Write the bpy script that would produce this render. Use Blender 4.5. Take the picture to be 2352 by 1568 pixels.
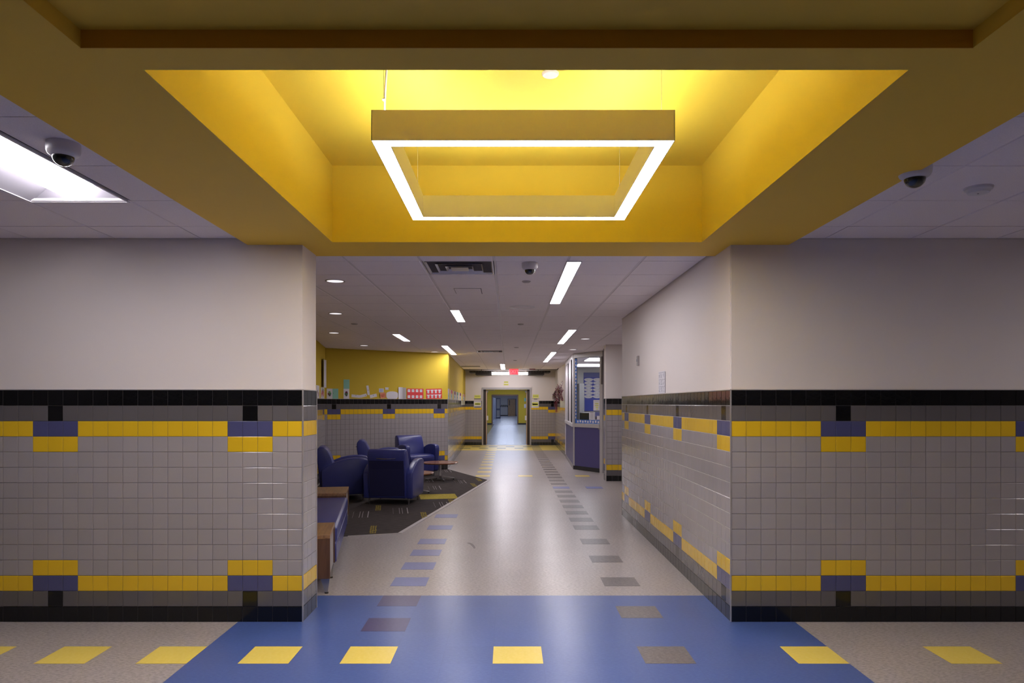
import bpy, bmesh, math, random
from mathutils import Matrix, Vector
random.seed(7)
for o in list(bpy.data.objects): bpy.data.objects.remove(o)
S = bpy.context.scene
C = S.collection
# ------------------------------------------------------------------ camera, world, exposure
EYE = 1.555
cd = bpy.data.cameras.new('camera'); cam = bpy.data.objects.new('camera', cd); C.objects.link(cam)
cam.location = (0, 0, EYE); cam.rotation_euler = (math.pi/2, 0, 0)
cd.sensor_fit = 'HORIZONTAL'; cd.sensor_width = 36.0; cd.lens = 36.0*1653/2352
cd.shift_x = (1176-1168)/2352; cd.shift_y = (926-784)/2352
cd.clip_start = 0.05; cd.clip_end = 300
S.camera = cam
W = bpy.data.worlds.new('world'); S.world = W; W.use_nodes = True
W.node_tree.nodes['Background'].inputs[0].default_value = (0.55, 0.55, 0.75, 1)
W.node_tree.nodes['Background'].inputs[1].default_value = 0.02
S.view_settings.view_transform = 'Standard'; S.view_settings.look = 'None'
S.view_settings.gamma = 1.0; S.view_settings.use_curve_mapping = False
S.view_settings.exposure = 0.0
# lamp strengths (emission of the fixtures, the added right troffer included)
E_RING, E_UP, E_TROFFER, E_LINEAR, E_HALL, E_DOWN = 67.0, 36.0, 25.0, 32.0, 7.5, 1.0
WHITE = (1.0, 0.945, 0.985)

# ------------------------------------------------------------------ materials
def lin(c):
    return tuple(((v/255)/12.92 if v/255 <= 0.04045 else (((v/255)+0.055)/1.055)**2.4) for v in c)
def mat(name, col, rough=0.5, metal=0.0, spec=0.5, vary=0.0, noise=0.0, nscale=30, bump=0.0, bscale=60, obvary=0.0, coat=0.0, detail=3):
    m = bpy.data.materials.new(name); m.use_nodes = True
    nt = m.node_tree; N = nt.nodes; L = nt.links; b = N['Principled BSDF']
    b.inputs['Roughness'].default_value = rough; b.inputs['Metallic'].default_value = metal
    b.inputs['Specular IOR Level'].default_value = spec
    b.inputs['Base Color'].default_value = (*col, 1)
    if coat: b.inputs['Coat Weight'].default_value = coat; b.inputs['Coat Roughness'].default_value = 0.08
    tc = N.new('ShaderNodeTexCoord')
    src = None
    if noise:
        n = N.new('ShaderNodeTexNoise'); n.inputs['Scale'].default_value = nscale; n.inputs['Detail'].default_value = detail
        L.new(tc.outputs['Object'], n.inputs['Vector'])
        mr = N.new('ShaderNodeMapRange'); mr.inputs['From Min'].default_value = 0.3; mr.inputs['From Max'].default_value = 0.7
        mr.inputs['To Min'].default_value = 1-noise; mr.inputs['To Max'].default_value = 1+noise
        L.new(n.outputs['Fac'], mr.inputs['Value']); src = mr.outputs[0]
    if obvary:
        oi = N.new('ShaderNodeObjectInfo'); m2 = N.new('ShaderNodeMapRange')
        m2.inputs['To Min'].default_value = 1-obvary; m2.inputs['To Max'].default_value = 1+obvary
        L.new(oi.outputs['Random'], m2.inputs['Value'])
        if src is None: src = m2.outputs[0]
        else:
            mm = N.new('ShaderNodeMath'); mm.operation = 'MULTIPLY'; L.new(src, mm.inputs[0]); L.new(m2.outputs[0], mm.inputs[1]); src = mm.outputs[0]
    if src is not None:
        vm = N.new('ShaderNodeVectorMath'); vm.operation = 'SCALE'; vm.inputs[0].default_value = col
        L.new(src, vm.inputs['Scale']); L.new(vm.outputs[0], b.inputs['Base Color'])
    if bump:
        n = N.new('ShaderNodeTexNoise'); n.inputs['Scale'].default_value = bscale; n.inputs['Detail'].default_value = 2
        L.new(tc.outputs['Object'], n.inputs['Vector'])
        bp = N.new('ShaderNodeBump'); bp.inputs['Strength'].default_value = bump; bp.inputs['Distance'].default_value = 0.01
        L.new(n.outputs['Fac'], bp.inputs['Height']); L.new(bp.outputs[0], b.inputs['Normal'])
    return m
def emit(name, col, s):
    m = bpy.data.materials.new(name); m.use_nodes = True; N = m.node_tree.nodes; b = N['Principled BSDF']
    b.inputs['Base Color'].default_value = (*[min(1, c)*0.8 for c in col], 1)
    b.inputs['Emission Color'].default_value = (*col, 1); b.inputs['Emission Strength'].default_value = s
    b.inputs['Roughness'].default_value = 0.5
    return m
def vct(name, col, fleck, amt=0.5, rough=0.30, joints=True):
    """vinyl composition tile: flecked colour, wax gloss with slow waviness"""
    m = bpy.data.materials.new(name); m.use_nodes = True
    nt = m.node_tree; N = nt.nodes; L = nt.links; b = N['Principled BSDF']
    tc = N.new('ShaderNodeTexCoord')
    mp = N.new('ShaderNodeMapping'); mp.inputs['Scale'].default_value = (1, 2.2, 1); mp.inputs['Rotation'].default_value = (0, 0, 0.7)
    L.new(tc.outputs['Object'], mp.inputs['Vector'])
    n = N.new('ShaderNodeTexNoise'); n.inputs['Scale'].default_value = 38; n.inputs['Detail'].default_value = 5; n.inputs['Roughness'].default_value = 0.7
    L.new(mp.outputs[0], n.inputs['Vector'])
    r = N.new('ShaderNodeValToRGB'); r.color_ramp.elements[0].position = 0.42; r.color_ramp.elements[1].position = 0.66
    r.color_ramp.elements[0].color = (*col, 1)
    r.color_ramp.elements[1].color = (*[c*(1-amt)+f*amt for c, f in zip(col, fleck)], 1)
    L.new(n.outputs['Fac'], r.inputs['Fac'])
    big = N.new('ShaderNodeTexNoise'); big.inputs['Scale'].default_value = 1.6; big.inputs['Detail'].default_value = 3
    L.new(tc.outputs['Object'], big.inputs['Vector'])
    mr = N.new('ShaderNodeMapRange'); mr.inputs['From Min'].default_value = .3; mr.inputs['From Max'].default_value = .7
    mr.inputs['To Min'].default_value = .97; mr.inputs['To Max'].default_value = 1.03
    L.new(big.outputs['Fac'], mr.inputs['Value'])
    vm = N.new('ShaderNodeVectorMath'); vm.operation = 'SCALE'
    L.new(r.outputs['Color'], vm.inputs[0]); L.new(mr.outputs[0], vm.inputs['Scale'])
    out = vm.outputs[0]
    if joints:
        br = N.new('ShaderNodeTexBrick'); br.offset = 0; br.squash = 1
        br.inputs['Scale'].default_value = 1; br.inputs['Brick Width'].default_value = .3048; br.inputs['Row Height'].default_value = .3048
        br.inputs['Mortar Size'].default_value = .0012; br.inputs['Mortar Smooth'].default_value = .3
        br.inputs['Color1'].default_value = (1, 1, 1, 1); br.inputs['Color2'].default_value = (.95, .95, .95, 1); br.inputs['Mortar'].default_value = (.82, .82, .82, 1)
        mp2 = N.new('ShaderNodeMapping'); mp2.inputs['Location'].default_value = (.096, -4.298+.3048*14, 0)
        L.new(tc.outputs['Object'], mp2.inputs['Vector']); L.new(mp2.outputs[0], br.inputs['Vector'])
        v2 = N.new('ShaderNodeVectorMath'); v2.operation = 'MULTIPLY'; L.new(out, v2.inputs[0]); L.new(br.outputs['Color'], v2.inputs[1]); out = v2.outputs[0]
    L.new(out, b.inputs['Base Color'])
    # wax wear: roughness drifts, surface very slightly wavy across each tile
    b.inputs['Roughness'].default_value = rough
    w = N.new('ShaderNodeTexNoise'); w.inputs['Scale'].default_value = 5; w.inputs['Detail'].default_value = 2
    L.new(tc.outputs['Object'], w.inputs['Vector'])
    bp = N.new('ShaderNodeBump'); bp.inputs['Strength'].default_value = .05; bp.inputs['Distance'].default_value = .01
    L.new(w.outputs['Fac'], bp.inputs['Height']); L.new(bp.outputs[0], b.inputs['Normal'])
    b.inputs['Specular IOR Level'].default_value = .45
    return m
def wood(name, c1, c2, rough=.35, rot=(0, 0, 0), scale=(1, 12, 12)):
    m = bpy.data.materials.new(name); m.use_nodes = True
    nt = m.node_tree; N = nt.nodes; L = nt.links; b = N['Principled BSDF']
    tc = N.new('ShaderNodeTexCoord'); mp = N.new('ShaderNodeMapping'); mp.inputs['Scale'].default_value = scale; mp.inputs['Rotation'].default_value = rot
    L.new(tc.outputs['Object'], mp.inputs['Vector'])
    n = N.new('ShaderNodeTexNoise'); n.inputs['Scale'].default_value = 3; n.inputs['Detail'].default_value = 6; n.inputs['Distortion'].default_value = .8
    L.new(mp.outputs[0], n.inputs['Vector'])
    r = N.new('ShaderNodeValToRGB'); r.color_ramp.elements[0].position = .35; r.color_ramp.elements[1].position = .65
    r.color_ramp.elements[0].color = (*c1, 1); r.color_ramp.elements[1].color = (*c2, 1)
    L.new(n.outputs['Fac'], r.inputs['Fac']); L.new(r.outputs[0], b.inputs['Base Color']); b.inputs['Roughness'].default_value = rough
    return m

PAINT = mat('paint_offwhite', (.76, .70, .67), .75, spec=.25, bump=.05, bscale=220)
PAINTY = mat('paint_yellow', (.62, .45, .05), .8, spec=.2, bump=.05, bscale=220)
SOFFIT = mat('paint_soffit_yellow', (.88, .67, .07), .6, bump=.12, bscale=260)
SOFFITB = mat('paint_soffit_flat', (.90, .57, .05), .6, bump=.05, bscale=260)
CTILE = mat('ceiling_tile_fibre', (.90, .835, .87), .9, noise=.05, nscale=180, bump=.25, bscale=300)
CGRID = mat('ceiling_grid_metal', (.72, .665, .69), .5)
CVOID = mat('ceiling_seam', (.07, .06, .065), .9)
GROUT = mat('grout', (.19, .17, .17), .8)
T = {
 'l': mat('tile_light_grey', (.36, .33, .338), .13, obvary=.035, bump=.05, bscale=22, spec=.55),
 'y': mat('tile_yellow', (.78, .50, .02), .14, obvary=.04, bump=.05, bscale=22, spec=.5),
 'b': mat('tile_slate_blue', (.082, .085, .20), .14, obvary=.04, bump=.05, bscale=22, spec=.5),
 'd': mat('tile_dark_grey', (.125, .115, .12), .15, obvary=.04, bump=.05, bscale=22, spec=.5),
 'k': mat('tile_black', (.006, .006, .007), .10, obvary=.1, bump=.05, bscale=22, spec=.5)}
TRIM = mat('metal_trim', (.55, .52, .52), .3, .6)
FLOORM = vct('floor_vct_grey', (.46, .42, .415), (.15, .125, .12), .75)
BLUEM = vct('floor_vct_blue', (.06, .105, .33), (.10, .16, .40), .6)
VY = vct('floor_vct_yellow', (.80, .62, .10), (.90, .75, .3), .4, joints=False)
VP = vct('floor_vct_plum', (.055, .045, .14), (.10, .085, .21), .5, joints=False)
VB = vct('floor_vct_bluetile', (.14, .17, .44), (.2, .25, .52), .5, joints=False)
VG = vct('floor_vct_charcoal', (.115, .10, .105), (.30, .27, .26), .6, joints=False)
VK = vct('floor_vct_black', (.02, .018, .018), (.12, .1, .1), .5, joints=False)
VINYL = mat('blue_upholstery', (.034, .042, .20), .33, noise=.06, nscale=8, bump=.04, bscale=200, spec=.45)
VINYLD = mat('navy_upholstery_panel', (.018, .019, .075), .42, bump=.04, bscale=200, spec=.4)
CHROME = mat('chrome', (.6, .6, .62), .18, 1)
SATIN = mat('satin_aluminium', (.45, .44, .45), .35, .85)
BLACKP = mat('black_plastic', (.02, .02, .022), .35)
RUBBER = mat('dark_rubber', (.025, .022, .022), .6)
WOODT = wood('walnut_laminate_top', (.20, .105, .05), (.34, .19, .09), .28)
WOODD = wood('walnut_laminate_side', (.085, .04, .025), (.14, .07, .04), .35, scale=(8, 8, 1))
WOODR = wood('cherry_table_top', (.24, .10, .055), (.36, .17, .10), .22)
WOODL = wood('oak_door', (.30, .18, .09), (.42, .27, .14), .4, scale=(10, 10, 1))
GREYP = mat('warm_grey_panel', (.33, .30, .29), .4)
FRAME = mat('hollow_metal_frame', (.42, .40, .40), .35)
FRAMEW = mat('pale_window_frame', (.62, .60, .64), .3)
PURPLE = mat('purple_panel', (.075, .065, .20), .4)
WPLAST = mat('white_plastic', (.72, .69, .72), .35)
DOMEG = mat('smoked_dome', (.012, .016, .016), .06, coat=1)
PAPER = mat('white_paper', (.70, .68, .72), .7)
INK = mat('ink', (.06, .055, .06), .7)
INKL = mat('pencil_grey', (.30, .29, .33), .7)
def flat(n, c): return mat(n, c, .7)
RED = flat('red_card', (.66, .045, .05)); MINT = flat('mint_paper', (.25, .52, .42)); ORANGE = flat('orange_paper', (.75, .30, .16))
LBLUE = flat('pale_blue_paper', (.42, .46, .62)); GREEN = flat('leaf_green', (.10, .30, .12)); LGREEN = flat('light_green', (.35, .6, .25))
MAROON = flat('maroon', (.22, .03, .06)); HIYEL = flat('fluorescent_yellow', (.75, .75, .15)); PINK = flat('pale_pink', (.75, .5, .5))
BOARDB = flat('board_blue', (.07, .09, .42)); BOARDB2 = flat('cabinet_slate_blue', (.13, .15, .36)); GREYC = flat('grey_cabinet', (.26, .26, .28))
BORDER = flat('bright_blue_border', (.05, .16, .55)); BLACKB = flat('chalk_black', (.02, .025, .02))
TINSEL = mat('tinsel_wine', (.30, .10, .16), .35, .3); TINSELD = mat('tinsel_dark', (.10, .04, .05), .4, .3); TINSELW = mat('tinsel_silver', (.6, .55, .58), .3, .3)
L_RING = emit('lamp_ring', WHITE, E_RING); L_UP = emit('lamp_ring_up', (1, .95, .9), E_UP)
L_TROF = emit('lamp_troffer', (1, .95, 1), E_TROFFER); L_LIN = emit('lamp_linear', (1, .95, 1), E_LINEAR)
L_HALL = emit('lamp_hall', (.72, .80, 1), E_HALL); L_DOWN = emit('lamp_downlight', (1, .93, .97), E_DOWN)
L_ROOM = emit('lamp_room', (.95, .95, 1), 8)
L_RED = emit('exit_red', (1, .05, .07), 1.3); L_PINK = emit('exit_letters', (1, .16, .19), 1.4)
gl = bpy.data.materials.new('clear_glass'); gl.use_nodes = True
_N = gl.node_tree.nodes; _L = gl.node_tree.links; _N.remove(_N['Principled BSDF'])
_t = _N.new('ShaderNodeBsdfTransparent'); _g = _N.new('ShaderNodeBsdfGlossy'); _g.inputs['Roughness'].default_value = .02
_f = _N.new('ShaderNodeLayerWeight'); _f.inputs['Blend'].default_value = .12; _mx = _N.new('ShaderNodeMixShader')
_L.new(_f.outputs['Fresnel'], _mx.inputs[0]); _L.new(_t.outputs[0], _mx.inputs[1]); _L.new(_g.outputs[0], _mx.inputs[2])
_L.new(_mx.outputs[0], _N['Material Output'].inputs[0]); GLASS = gl
cm = bpy.data.materials.new('carpet_charcoal'); cm.use_nodes = True
_N = cm.node_tree.nodes; _L = cm.node_tree.links; _b = _N['Principled BSDF']; _b.inputs['Roughness'].default_value = .95; _b.inputs['Specular IOR Level'].default_value = .1
_tc = _N.new('ShaderNodeTexCoord'); _mp = _N.new('ShaderNodeMapping'); _mp.inputs['Scale'].default_value = (3, 60, 3)
_L.new(_tc.outputs['Object'], _mp.inputs[0]); _n = _N.new('ShaderNodeTexNoise'); _n.inputs['Scale'].default_value = 3; _n.inputs['Detail'].default_value = 4
_L.new(_mp.outputs[0], _n.inputs['Vector']); _r = _N.new('ShaderNodeValToRGB')
_r.color_ramp.elements[0].position = .35; _r.color_ramp.elements[0].color = (.036, .030, .029, 1)
_r.color_ramp.elements[1].position = .68; _r.color_ramp.elements[1].color = (.095, .080, .076, 1)
_L.new(_n.outputs['Fac'], _r.inputs[0]); _L.new(_r.outputs[0], _b.inputs['Base Color']); CARPET = cm
CARPY = mat('carpet_yellow', (.42, .33, .06), .95, spec=.1, noise=.25, nscale=40)
CARPW = mat('carpet_white_yarn', (.45, .42, .42), .95, spec=.1)
CARPM = mat('carpet_mustard_yarn', (.27, .21, .05), .95, spec=.1, noise=.5, nscale=60)

# ------------------------------------------------------------------ mesh helpers
class MB:
    def __init__(s, M=None): s.v = []; s.f = []; s.mi = []; s.M = M or Matrix(); s.k = 0
    def add(s, vs, fs):
        o = len(s.v); s.v += [tuple(s.M @ Vector(p)) for p in vs]
        s.f += [tuple(o+i for i in f) for f in fs]; s.mi += [s.k]*len(fs); return s
    def box(s, x0, y0, z0, x1, y1, z1):
        x0, x1 = sorted((x0, x1)); y0, y1 = sorted((y0, y1)); z0, z1 = sorted((z0, z1))
        return s.add([(x0,y0,z0),(x1,y0,z0),(x1,y1,z0),(x0,y1,z0),(x0,y0,z1),(x1,y0,z1),(x1,y1,z1),(x0,y1,z1)],
                     [(0,3,2,1),(4,5,6,7),(0,1,5,4),(1,2,6,5),(2,3,7,6),(3,0,4,7)])
    def prism(s, poly, z0, z1):
        n = len(poly); a = sum(poly[i][0]*poly[(i+1)%n][1]-poly[(i+1)%n][0]*poly[i][1] for i in range(n))
        if a < 0: poly = poly[::-1]
        return s.add([(p[0],p[1],z0) for p in poly]+[(p[0],p[1],z1) for p in poly],
                     [tuple(range(n))[::-1], tuple(range(n, 2*n))]+[(i,(i+1)%n,n+(i+1)%n,n+i) for i in range(n)])
    def side(s, prof, x0, x1):
        """profile in (y, z) extruded along x"""
        n = len(prof); a = sum(prof[i][0]*prof[(i+1)%n][1]-prof[(i+1)%n][0]*prof[i][1] for i in range(n))
        if a < 0: prof = prof[::-1]
        return s.add([(x0,p[0],p[1]) for p in prof]+[(x1,p[0],p[1]) for p in prof],
                     [tuple(range(n))[::-1], tuple(range(n, 2*n))]+[(i,(i+1)%n,n+(i+1)%n,n+i) for i in range(n)])
    def lathe(s, prof, c=(0,0,0), seg=28, cap=True):
        """profile of (r, z) turned round z"""
        vs, fs = [], []; n = len(prof)
        for k in range(seg):
            a = 2*math.pi*k/seg
            for r, z in prof: vs.append((c[0]+r*math.cos(a), c[1]+r*math.sin(a), c[2]+z))
        for k in range(seg):
            k2 = (k+1) % seg
            for i in range(n-1): fs.append((k*n+i, k2*n+i, k2*n+i+1, k*n+i+1))
        if cap:
            if prof[0][0] > 1e-6: fs.append(tuple(k*n for k in range(seg))[::-1])
            if prof[-1][0] > 1e-6: fs.append(tuple(k*n+n-1 for k in range(seg)))
        return s.add(vs, fs)
    def tube(s, path, r, seg=8):
        path = [Vector(p) for p in path]; vs, fs = [], []; n = len(path)
        for i, p in enumerate(path):
            t = (path[min(i+1, n-1)]-path[max(i-1, 0)]).normalized()
            a = t.orthogonal().normalized() if abs(t.z) > .99 else t.cross(Vector((0,0,1))).normalized(); b = t.cross(a)
            rr = r[i] if isinstance(r, (list, tuple)) else r
            for k in range(seg):
                th = 2*math.pi*k/seg; vs.append(tuple(p+a*rr*math.cos(th)+b*rr*math.sin(th)))
        for i in range(n-1):
            for k in range(seg): fs.append((i*seg+k, i*seg+(k+1)%seg, (i+1)*seg+(k+1)%seg, (i+1)*seg+k))
        fs += [tuple(range(seg))[::-1], tuple((n-1)*seg+k for k in range(seg))]
        return s.add(vs, fs)
    def build(s, name, mats, parent=None, bevel=0, seg=2, smooth=False, loc=None):
        me = bpy.data.meshes.new(name); me.from_pydata(s.v, [], s.f)
        if not isinstance(mats, (list, tuple)): mats = [mats]
        for m in mats: me.materials.append(m)
        me.polygons.foreach_set('material_index', s.mi)
        bm = bmesh.new(); bm.from_mesh(me); bmesh.ops.recalc_face_normals(bm, faces=bm.faces)
        if bevel:
            es = [e for e in bm.edges if len(e.link_faces) == 2 and e.calc_face_angle() > .5]
            bmesh.ops.bevel(bm, geom=es, offset=bevel, segments=seg, profile=.5, affect='EDGES', clamp_overlap=True)
        bm.to_mesh(me); bm.free()
        if smooth or bevel:
            me.polygons.foreach_set('use_smooth', [True]*len(me.polygons))
            me.set_sharp_from_angle(angle=.7)
        me.update()
        o = bpy.data.objects.new(name, me); C.objects.link(o)
        if parent: o.parent = parent
        if loc: o.location = loc
        return o
def tag(o, label=None, cat=None, group=None, kind=None):
    if label: o['label'] = label
    if cat: o['category'] = cat
    if group: o['group'] = group
    if kind: o['kind'] = kind
    return o
def thing(name, label, cat, loc=(0,0,0), rz=0, group=None):
    o = bpy.data.objects.new(name, None); C.objects.link(o); o.location = loc; o.rotation_euler = (0,0,rz)
    o.empty_display_size = .1
    return tag(o, label, cat, group)
def struct(o, label=None, cat=None): return tag(o, label, cat, kind='structure')
def dup(root, loc, rz, label, group=None):
    r = root.copy(); C.objects.link(r); r.location = loc; r.rotation_euler = (0,0,rz); r['label'] = label
    if group: r['group'] = group
    for ch in list(root.children):
        c = ch.copy(); C.objects.link(c); c.parent = r
        for g in ch.children:
            d = g.copy(); C.objects.link(d); d.parent = c
    return r
def frame(P0, P1, z=0):
    """local frame: x along the wall from P0 (viewer's left) to P1, y into the wall, z up"""
    a = math.atan2(P1[1]-P0[1], P1[0]-P0[0])
    return Matrix.Translation((P0[0], P0[1], z)) @ Matrix.Rotation(a, 4, 'Z')
def seglen(P0, P1): return math.hypot(P1[0]-P0[0], P1[1]-P0[1])

# ------------------------------------------------------------------ wall tiling
ROW = .1099; WT = 15*ROW
def tile_colour(r, c, blk):
    """r from the top; c from the pattern's start; blk = column of the first 3-tile block"""
    k = (c-blk) % 13; inb = k < 3
    if r in (0, 14): return 'k'
    if r in (1, 13): return 'k' if k == 1 else 'd'
    if r in (2, 12): return 'b' if inb else 'y'
    if r in (3, 11): return 'y' if inb else 'l'
    return 'l'
_tm = {}
def tile_mesh(col, w):
    key = (col, round(w, 4))
    if key not in _tm:
        g = .0011; c = .0022; h = ROW; m = MB()
        x0, x1, z0, z1 = -w/2+g, w/2-g, -h/2+g, h/2-g
        m.add([(x0,.007,z0),(x1,.007,z0),(x1,.007,z1),(x0,.007,z1),(x0,.0012,z0),(x1,.0012,z0),(x1,.0012,z1),(x0,.0012,z1),
               (x0+c,0,z0+c),(x1-c,0,z0+c),(x1-c,0,z1-c),(x0+c,0,z1-c)],
              [(0,1,5,4),(1,2,6,5),(2,3,7,6),(3,0,4,7),(4,5,9,8),(5,6,10,9),(6,7,11,10),(7,4,8,11),(8,9,10,11)])
        me = bpy.data.meshes.new('wall_tile'); me.from_pydata(m.v, [], m.f); me.materials.append(T[col]); me.update(); _tm[key] = me
    return _tm[key]
def tile_wall(parent, P0, P1, pitch, blk, fromright=True, parts=0, z0=0, seams=True, cap=True, wob=.0022, rows=range(15), fill=True, lead=None):
    """clad a wall; the first `parts` tiles (starting at the pattern end) are parts, the rest one joined part"""
    F = frame(P0, P1, z0); Lw = seglen(P0, P1); n = int(Lw/pitch+.999)+(lead is not None)
    a = math.atan2(P1[1]-P0[1], P1[0]-P0[0])
    g = MB(F); g.box(0, .0035, 0, Lw, .012, WT); g.build('grout_bed', GROUT, parent)
    cols = ['l', 'y', 'b', 'd', 'k']; far = MB(F); nfar = 0; made = 0
    for c in range(n):
        st = c*pitch if lead is None else (0 if c == 0 else lead+(c-1)*pitch)
        w = min(pitch if (lead is None or c) else lead, Lw-st)
        if w < .012: continue
        xc = (Lw-st-w/2) if fromright else (st+w/2)
        for r in rows:
            col = tile_colour(r, c, blk); zc = WT-(r+.5)*ROW
            if made < parts and w > pitch*.9:
                o = bpy.data.objects.new('wall_tile', tile_mesh(col, pitch)); C.objects.link(o); o.parent = parent
                o.location = F @ Vector((xc, 0, zc))
                o.rotation_euler = (random.gauss(0, wob*.6), 0, a+random.gauss(0, wob)); made += 1
            else:
                if not fill: continue
                far.k = cols.index(col); gg = .0011; cc = .0018; t = random.gauss(0, wob)*w/2; t2 = random.gauss(0, wob*.5)*ROW/2
                x0, x1, zz0, zz1 = xc-w/2+gg, xc+w/2-gg, zc-ROW/2+gg, zc+ROW/2-gg
                far.add([(x0,.006,zz0),(x1,.006,zz0),(x1,.006,zz1),(x0,.006,zz1),(x0+cc,t+t2,zz0+cc),(x1-cc,-t+t2,zz0+cc),(x1-cc,-t-t2,zz1-cc),(x0+cc,t-t2,zz1-cc)],
                        [(0,1,5,4),(1,2,6,5),(2,3,7,6),(3,0,4,7),(4,5,6,7)]); nfar += 1
    if nfar:
        tag(far.build('tile_cladding', [T[c] for c in cols], parent), kind='stuff')
    if cap:
        m = MB(F); m.box(0, -.003, WT, Lw, .012, WT+.006); m.build('cap_strip', TRIM, parent)
def corner_strip(parent, x, y, z0=0, z1=WT, s=.009):
    m = MB(); m.box(x-s/2, y-s/2, z0, x+s/2, y+s/2, z1); return m.build('corner_strip', TRIM, parent)

# ------------------------------------------------------------------ floor
ZC = 2.729
G0X, G0Y, V = -.096, 4.298, .3048
fl = MB(); fl.box(-8, -4, -.1, 8, 92, 0)
floor = struct(fl.build('floor', FLOORM), 'pale grey flecked vinyl tile floor running the length of the corridor', 'floor')
def field(name, x0, y0, x1, y1, m, z=.0008):
    b = MB(); b.box(x0, y0, -.004, x1, y1, z); o = b.build(name, m, floor); return o
bx0, bx1, by1 = G0X-6*V, G0X+7*V, G0Y+5*V
bf = field('blue_floor_field', bx0, -4, bx1, by1, BLUEM); bf['label'] = 'large blue vinyl field on the near floor'
yf = field('yellow_floor_field', -1.65, G0Y+64*V, 1.75, 26.8, VY); yf['label'] = 'yellow vinyl band before the double doors'
_fm = {}
def ftile(i, k, m, z=.0014):
    """one accent tile at grid column i, row k"""
    if m.name not in _fm:
        b = MB(); h = V/2-.0008; b.box(-h, -h, -.004, h, h, 0)
        me = bpy.data.meshes.new('floor_tile'); me.from_pydata(b.v, [], b.f); me.materials.append(m); _fm[m.name] = me
    o = bpy.data.objects.new('floor_tile', _fm[m.name]); C.objects.link(o); o.parent = floor
    o.location = (G0X+(i+.5)*V, G0Y+(k+.5)*V, z)
for i in (-15, -13, -11, -9, -7, -5, -3, 0, 6, 9, 12, 14): ftile(i, 0, VY)
ftile(-3, 4, VP); ftile(-3, 2, VP); ftile(3, 3, VG); ftile(3, 0, VG)
for k in (6, 8, 10, 12, 15, 18): ftile(-3, k, VB)
for k in (6, 9, 12, 15): ftile(3, k, VG)
for k in range(17, 74, 2): ftile(3, k, VB if k == 29 else VG)
ftile(5, 29, VB); ftile(5, 36, VY); ftile(1, 36, VY)
for k in range(36, 64, 3): ftile(-2, k, VY)
for i in (-4, -2, 0, 2): ftile(i, 70, VK)
for i in (-5, -3, -1, 1): ftile(i, 67, VK)
sc_ = MB(); top_, bot_ = [], []
for i in range(12):
    t = i/11; x = -.455+.10*t; y = 8.02-.30*t*t; w = .016+.045*t*math.sqrt(max(0, 1-(2*t-1)**4)); top_.append((x, y+w)); bot_.append((x-.01, y-w))
sc_.prism(top_+bot_[::-1], 0, .0008)
o = sc_.build('scuff_mark', flat('scuff', (.27, .245, .24)), floor)

# ------------------------------------------------------------------ walls
LW0, LW1 = (-2.27, 5.48), (-3.887, 15.3)      # lounge left wall
BW0, BW1 = LW1, (-1.431, 17.0)                # lounge back wall
CW0, CW1 = (-1.431, 17.0), (-1.60, 26.77)     # corridor left wall beyond the lounge
OFF = .006
wl = MB(); wl.box(-8, 5.12+OFF, 0, -1.462-OFF, 5.484, 2.76)
wall_left = struct(wl.build('wall_left', PAINT), 'off-white wall end with tiled wainscot left of the corridor mouth', 'wall')
tile_wall(wall_left, (-8, 5.12), (-1.466, 5.12), .1066, 2, True, 300)
tile_wall(wall_left, (-1.462, 5.124), (-1.462, 5.49), .11, 7, False, 45, cap=True)
corner_strip(wall_left, -1.464, 5.122); corner_strip(wall_left, -1.464, 5.488)
wr = MB(); wr.box(1.58+OFF, 5.12+OFF, 0, 8, 10.04, 2.76)
wall_right = struct(wr.build('wall_right', PAINT), 'off-white wall block with tiled wainscot right of the corridor mouth', 'wall')
tile_wall(wall_right, (1.584, 5.12), (8, 5.12), .1066, 6, False, 300)
side_r = MB(); side_r.box(1.5825, 5.14, .1, 1.5875, 10.02, 2.7)
wall_right_side = struct(side_r.build('wall_right_side', PAINT), 'right corridor wall face with calendar, glossy tile wainscot receding', 'wall')
tile_wall(wall_right_side, (1.58, 10.04), (1.58, 5.124), .1115, 0, True, 300, wob=.005)
corner_strip(wall_right, 1.582, 5.122); corner_strip(wall_right, 1.582, 10.036)

def slab_wall(P0, P1, z1=2.76, t=.15, off=OFF, z0=0, x0=None, x1=None):
    L = seglen(P0, P1); m = MB(frame(P0, P1)); m.box(0 if x0 is None else x0, off, z0, L if x1 is None else x1, t, z1); return m
w1 = struct(slab_wall(LW0, LW1).build('wall_lounge_left', PAINTY), 'yellow lounge wall behind the bench with tiled wainscot', 'wall')
tile_wall(w1, LW0, LW1, .108, 3, True, 0)
w2 = struct(slab_wall(BW0, BW1).build('wall_lounge_back', PAINTY), 'slanting yellow lounge wall with student papers above the wainscot', 'wall')
tile_wall(w2, BW0, BW1, .0988, 1, True, 0, lead=.086)
w3 = struct(slab_wall(CW0, CW1).build('wall_corridor_left', PAINTY), 'yellow corridor wall beyond the lounge with flower pictures', 'wall')
tile_wall(w3, CW0, CW1, .1066, 6, False, 0, wob=.005)
corner_strip(w2, -1.434, 16.995)
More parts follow.
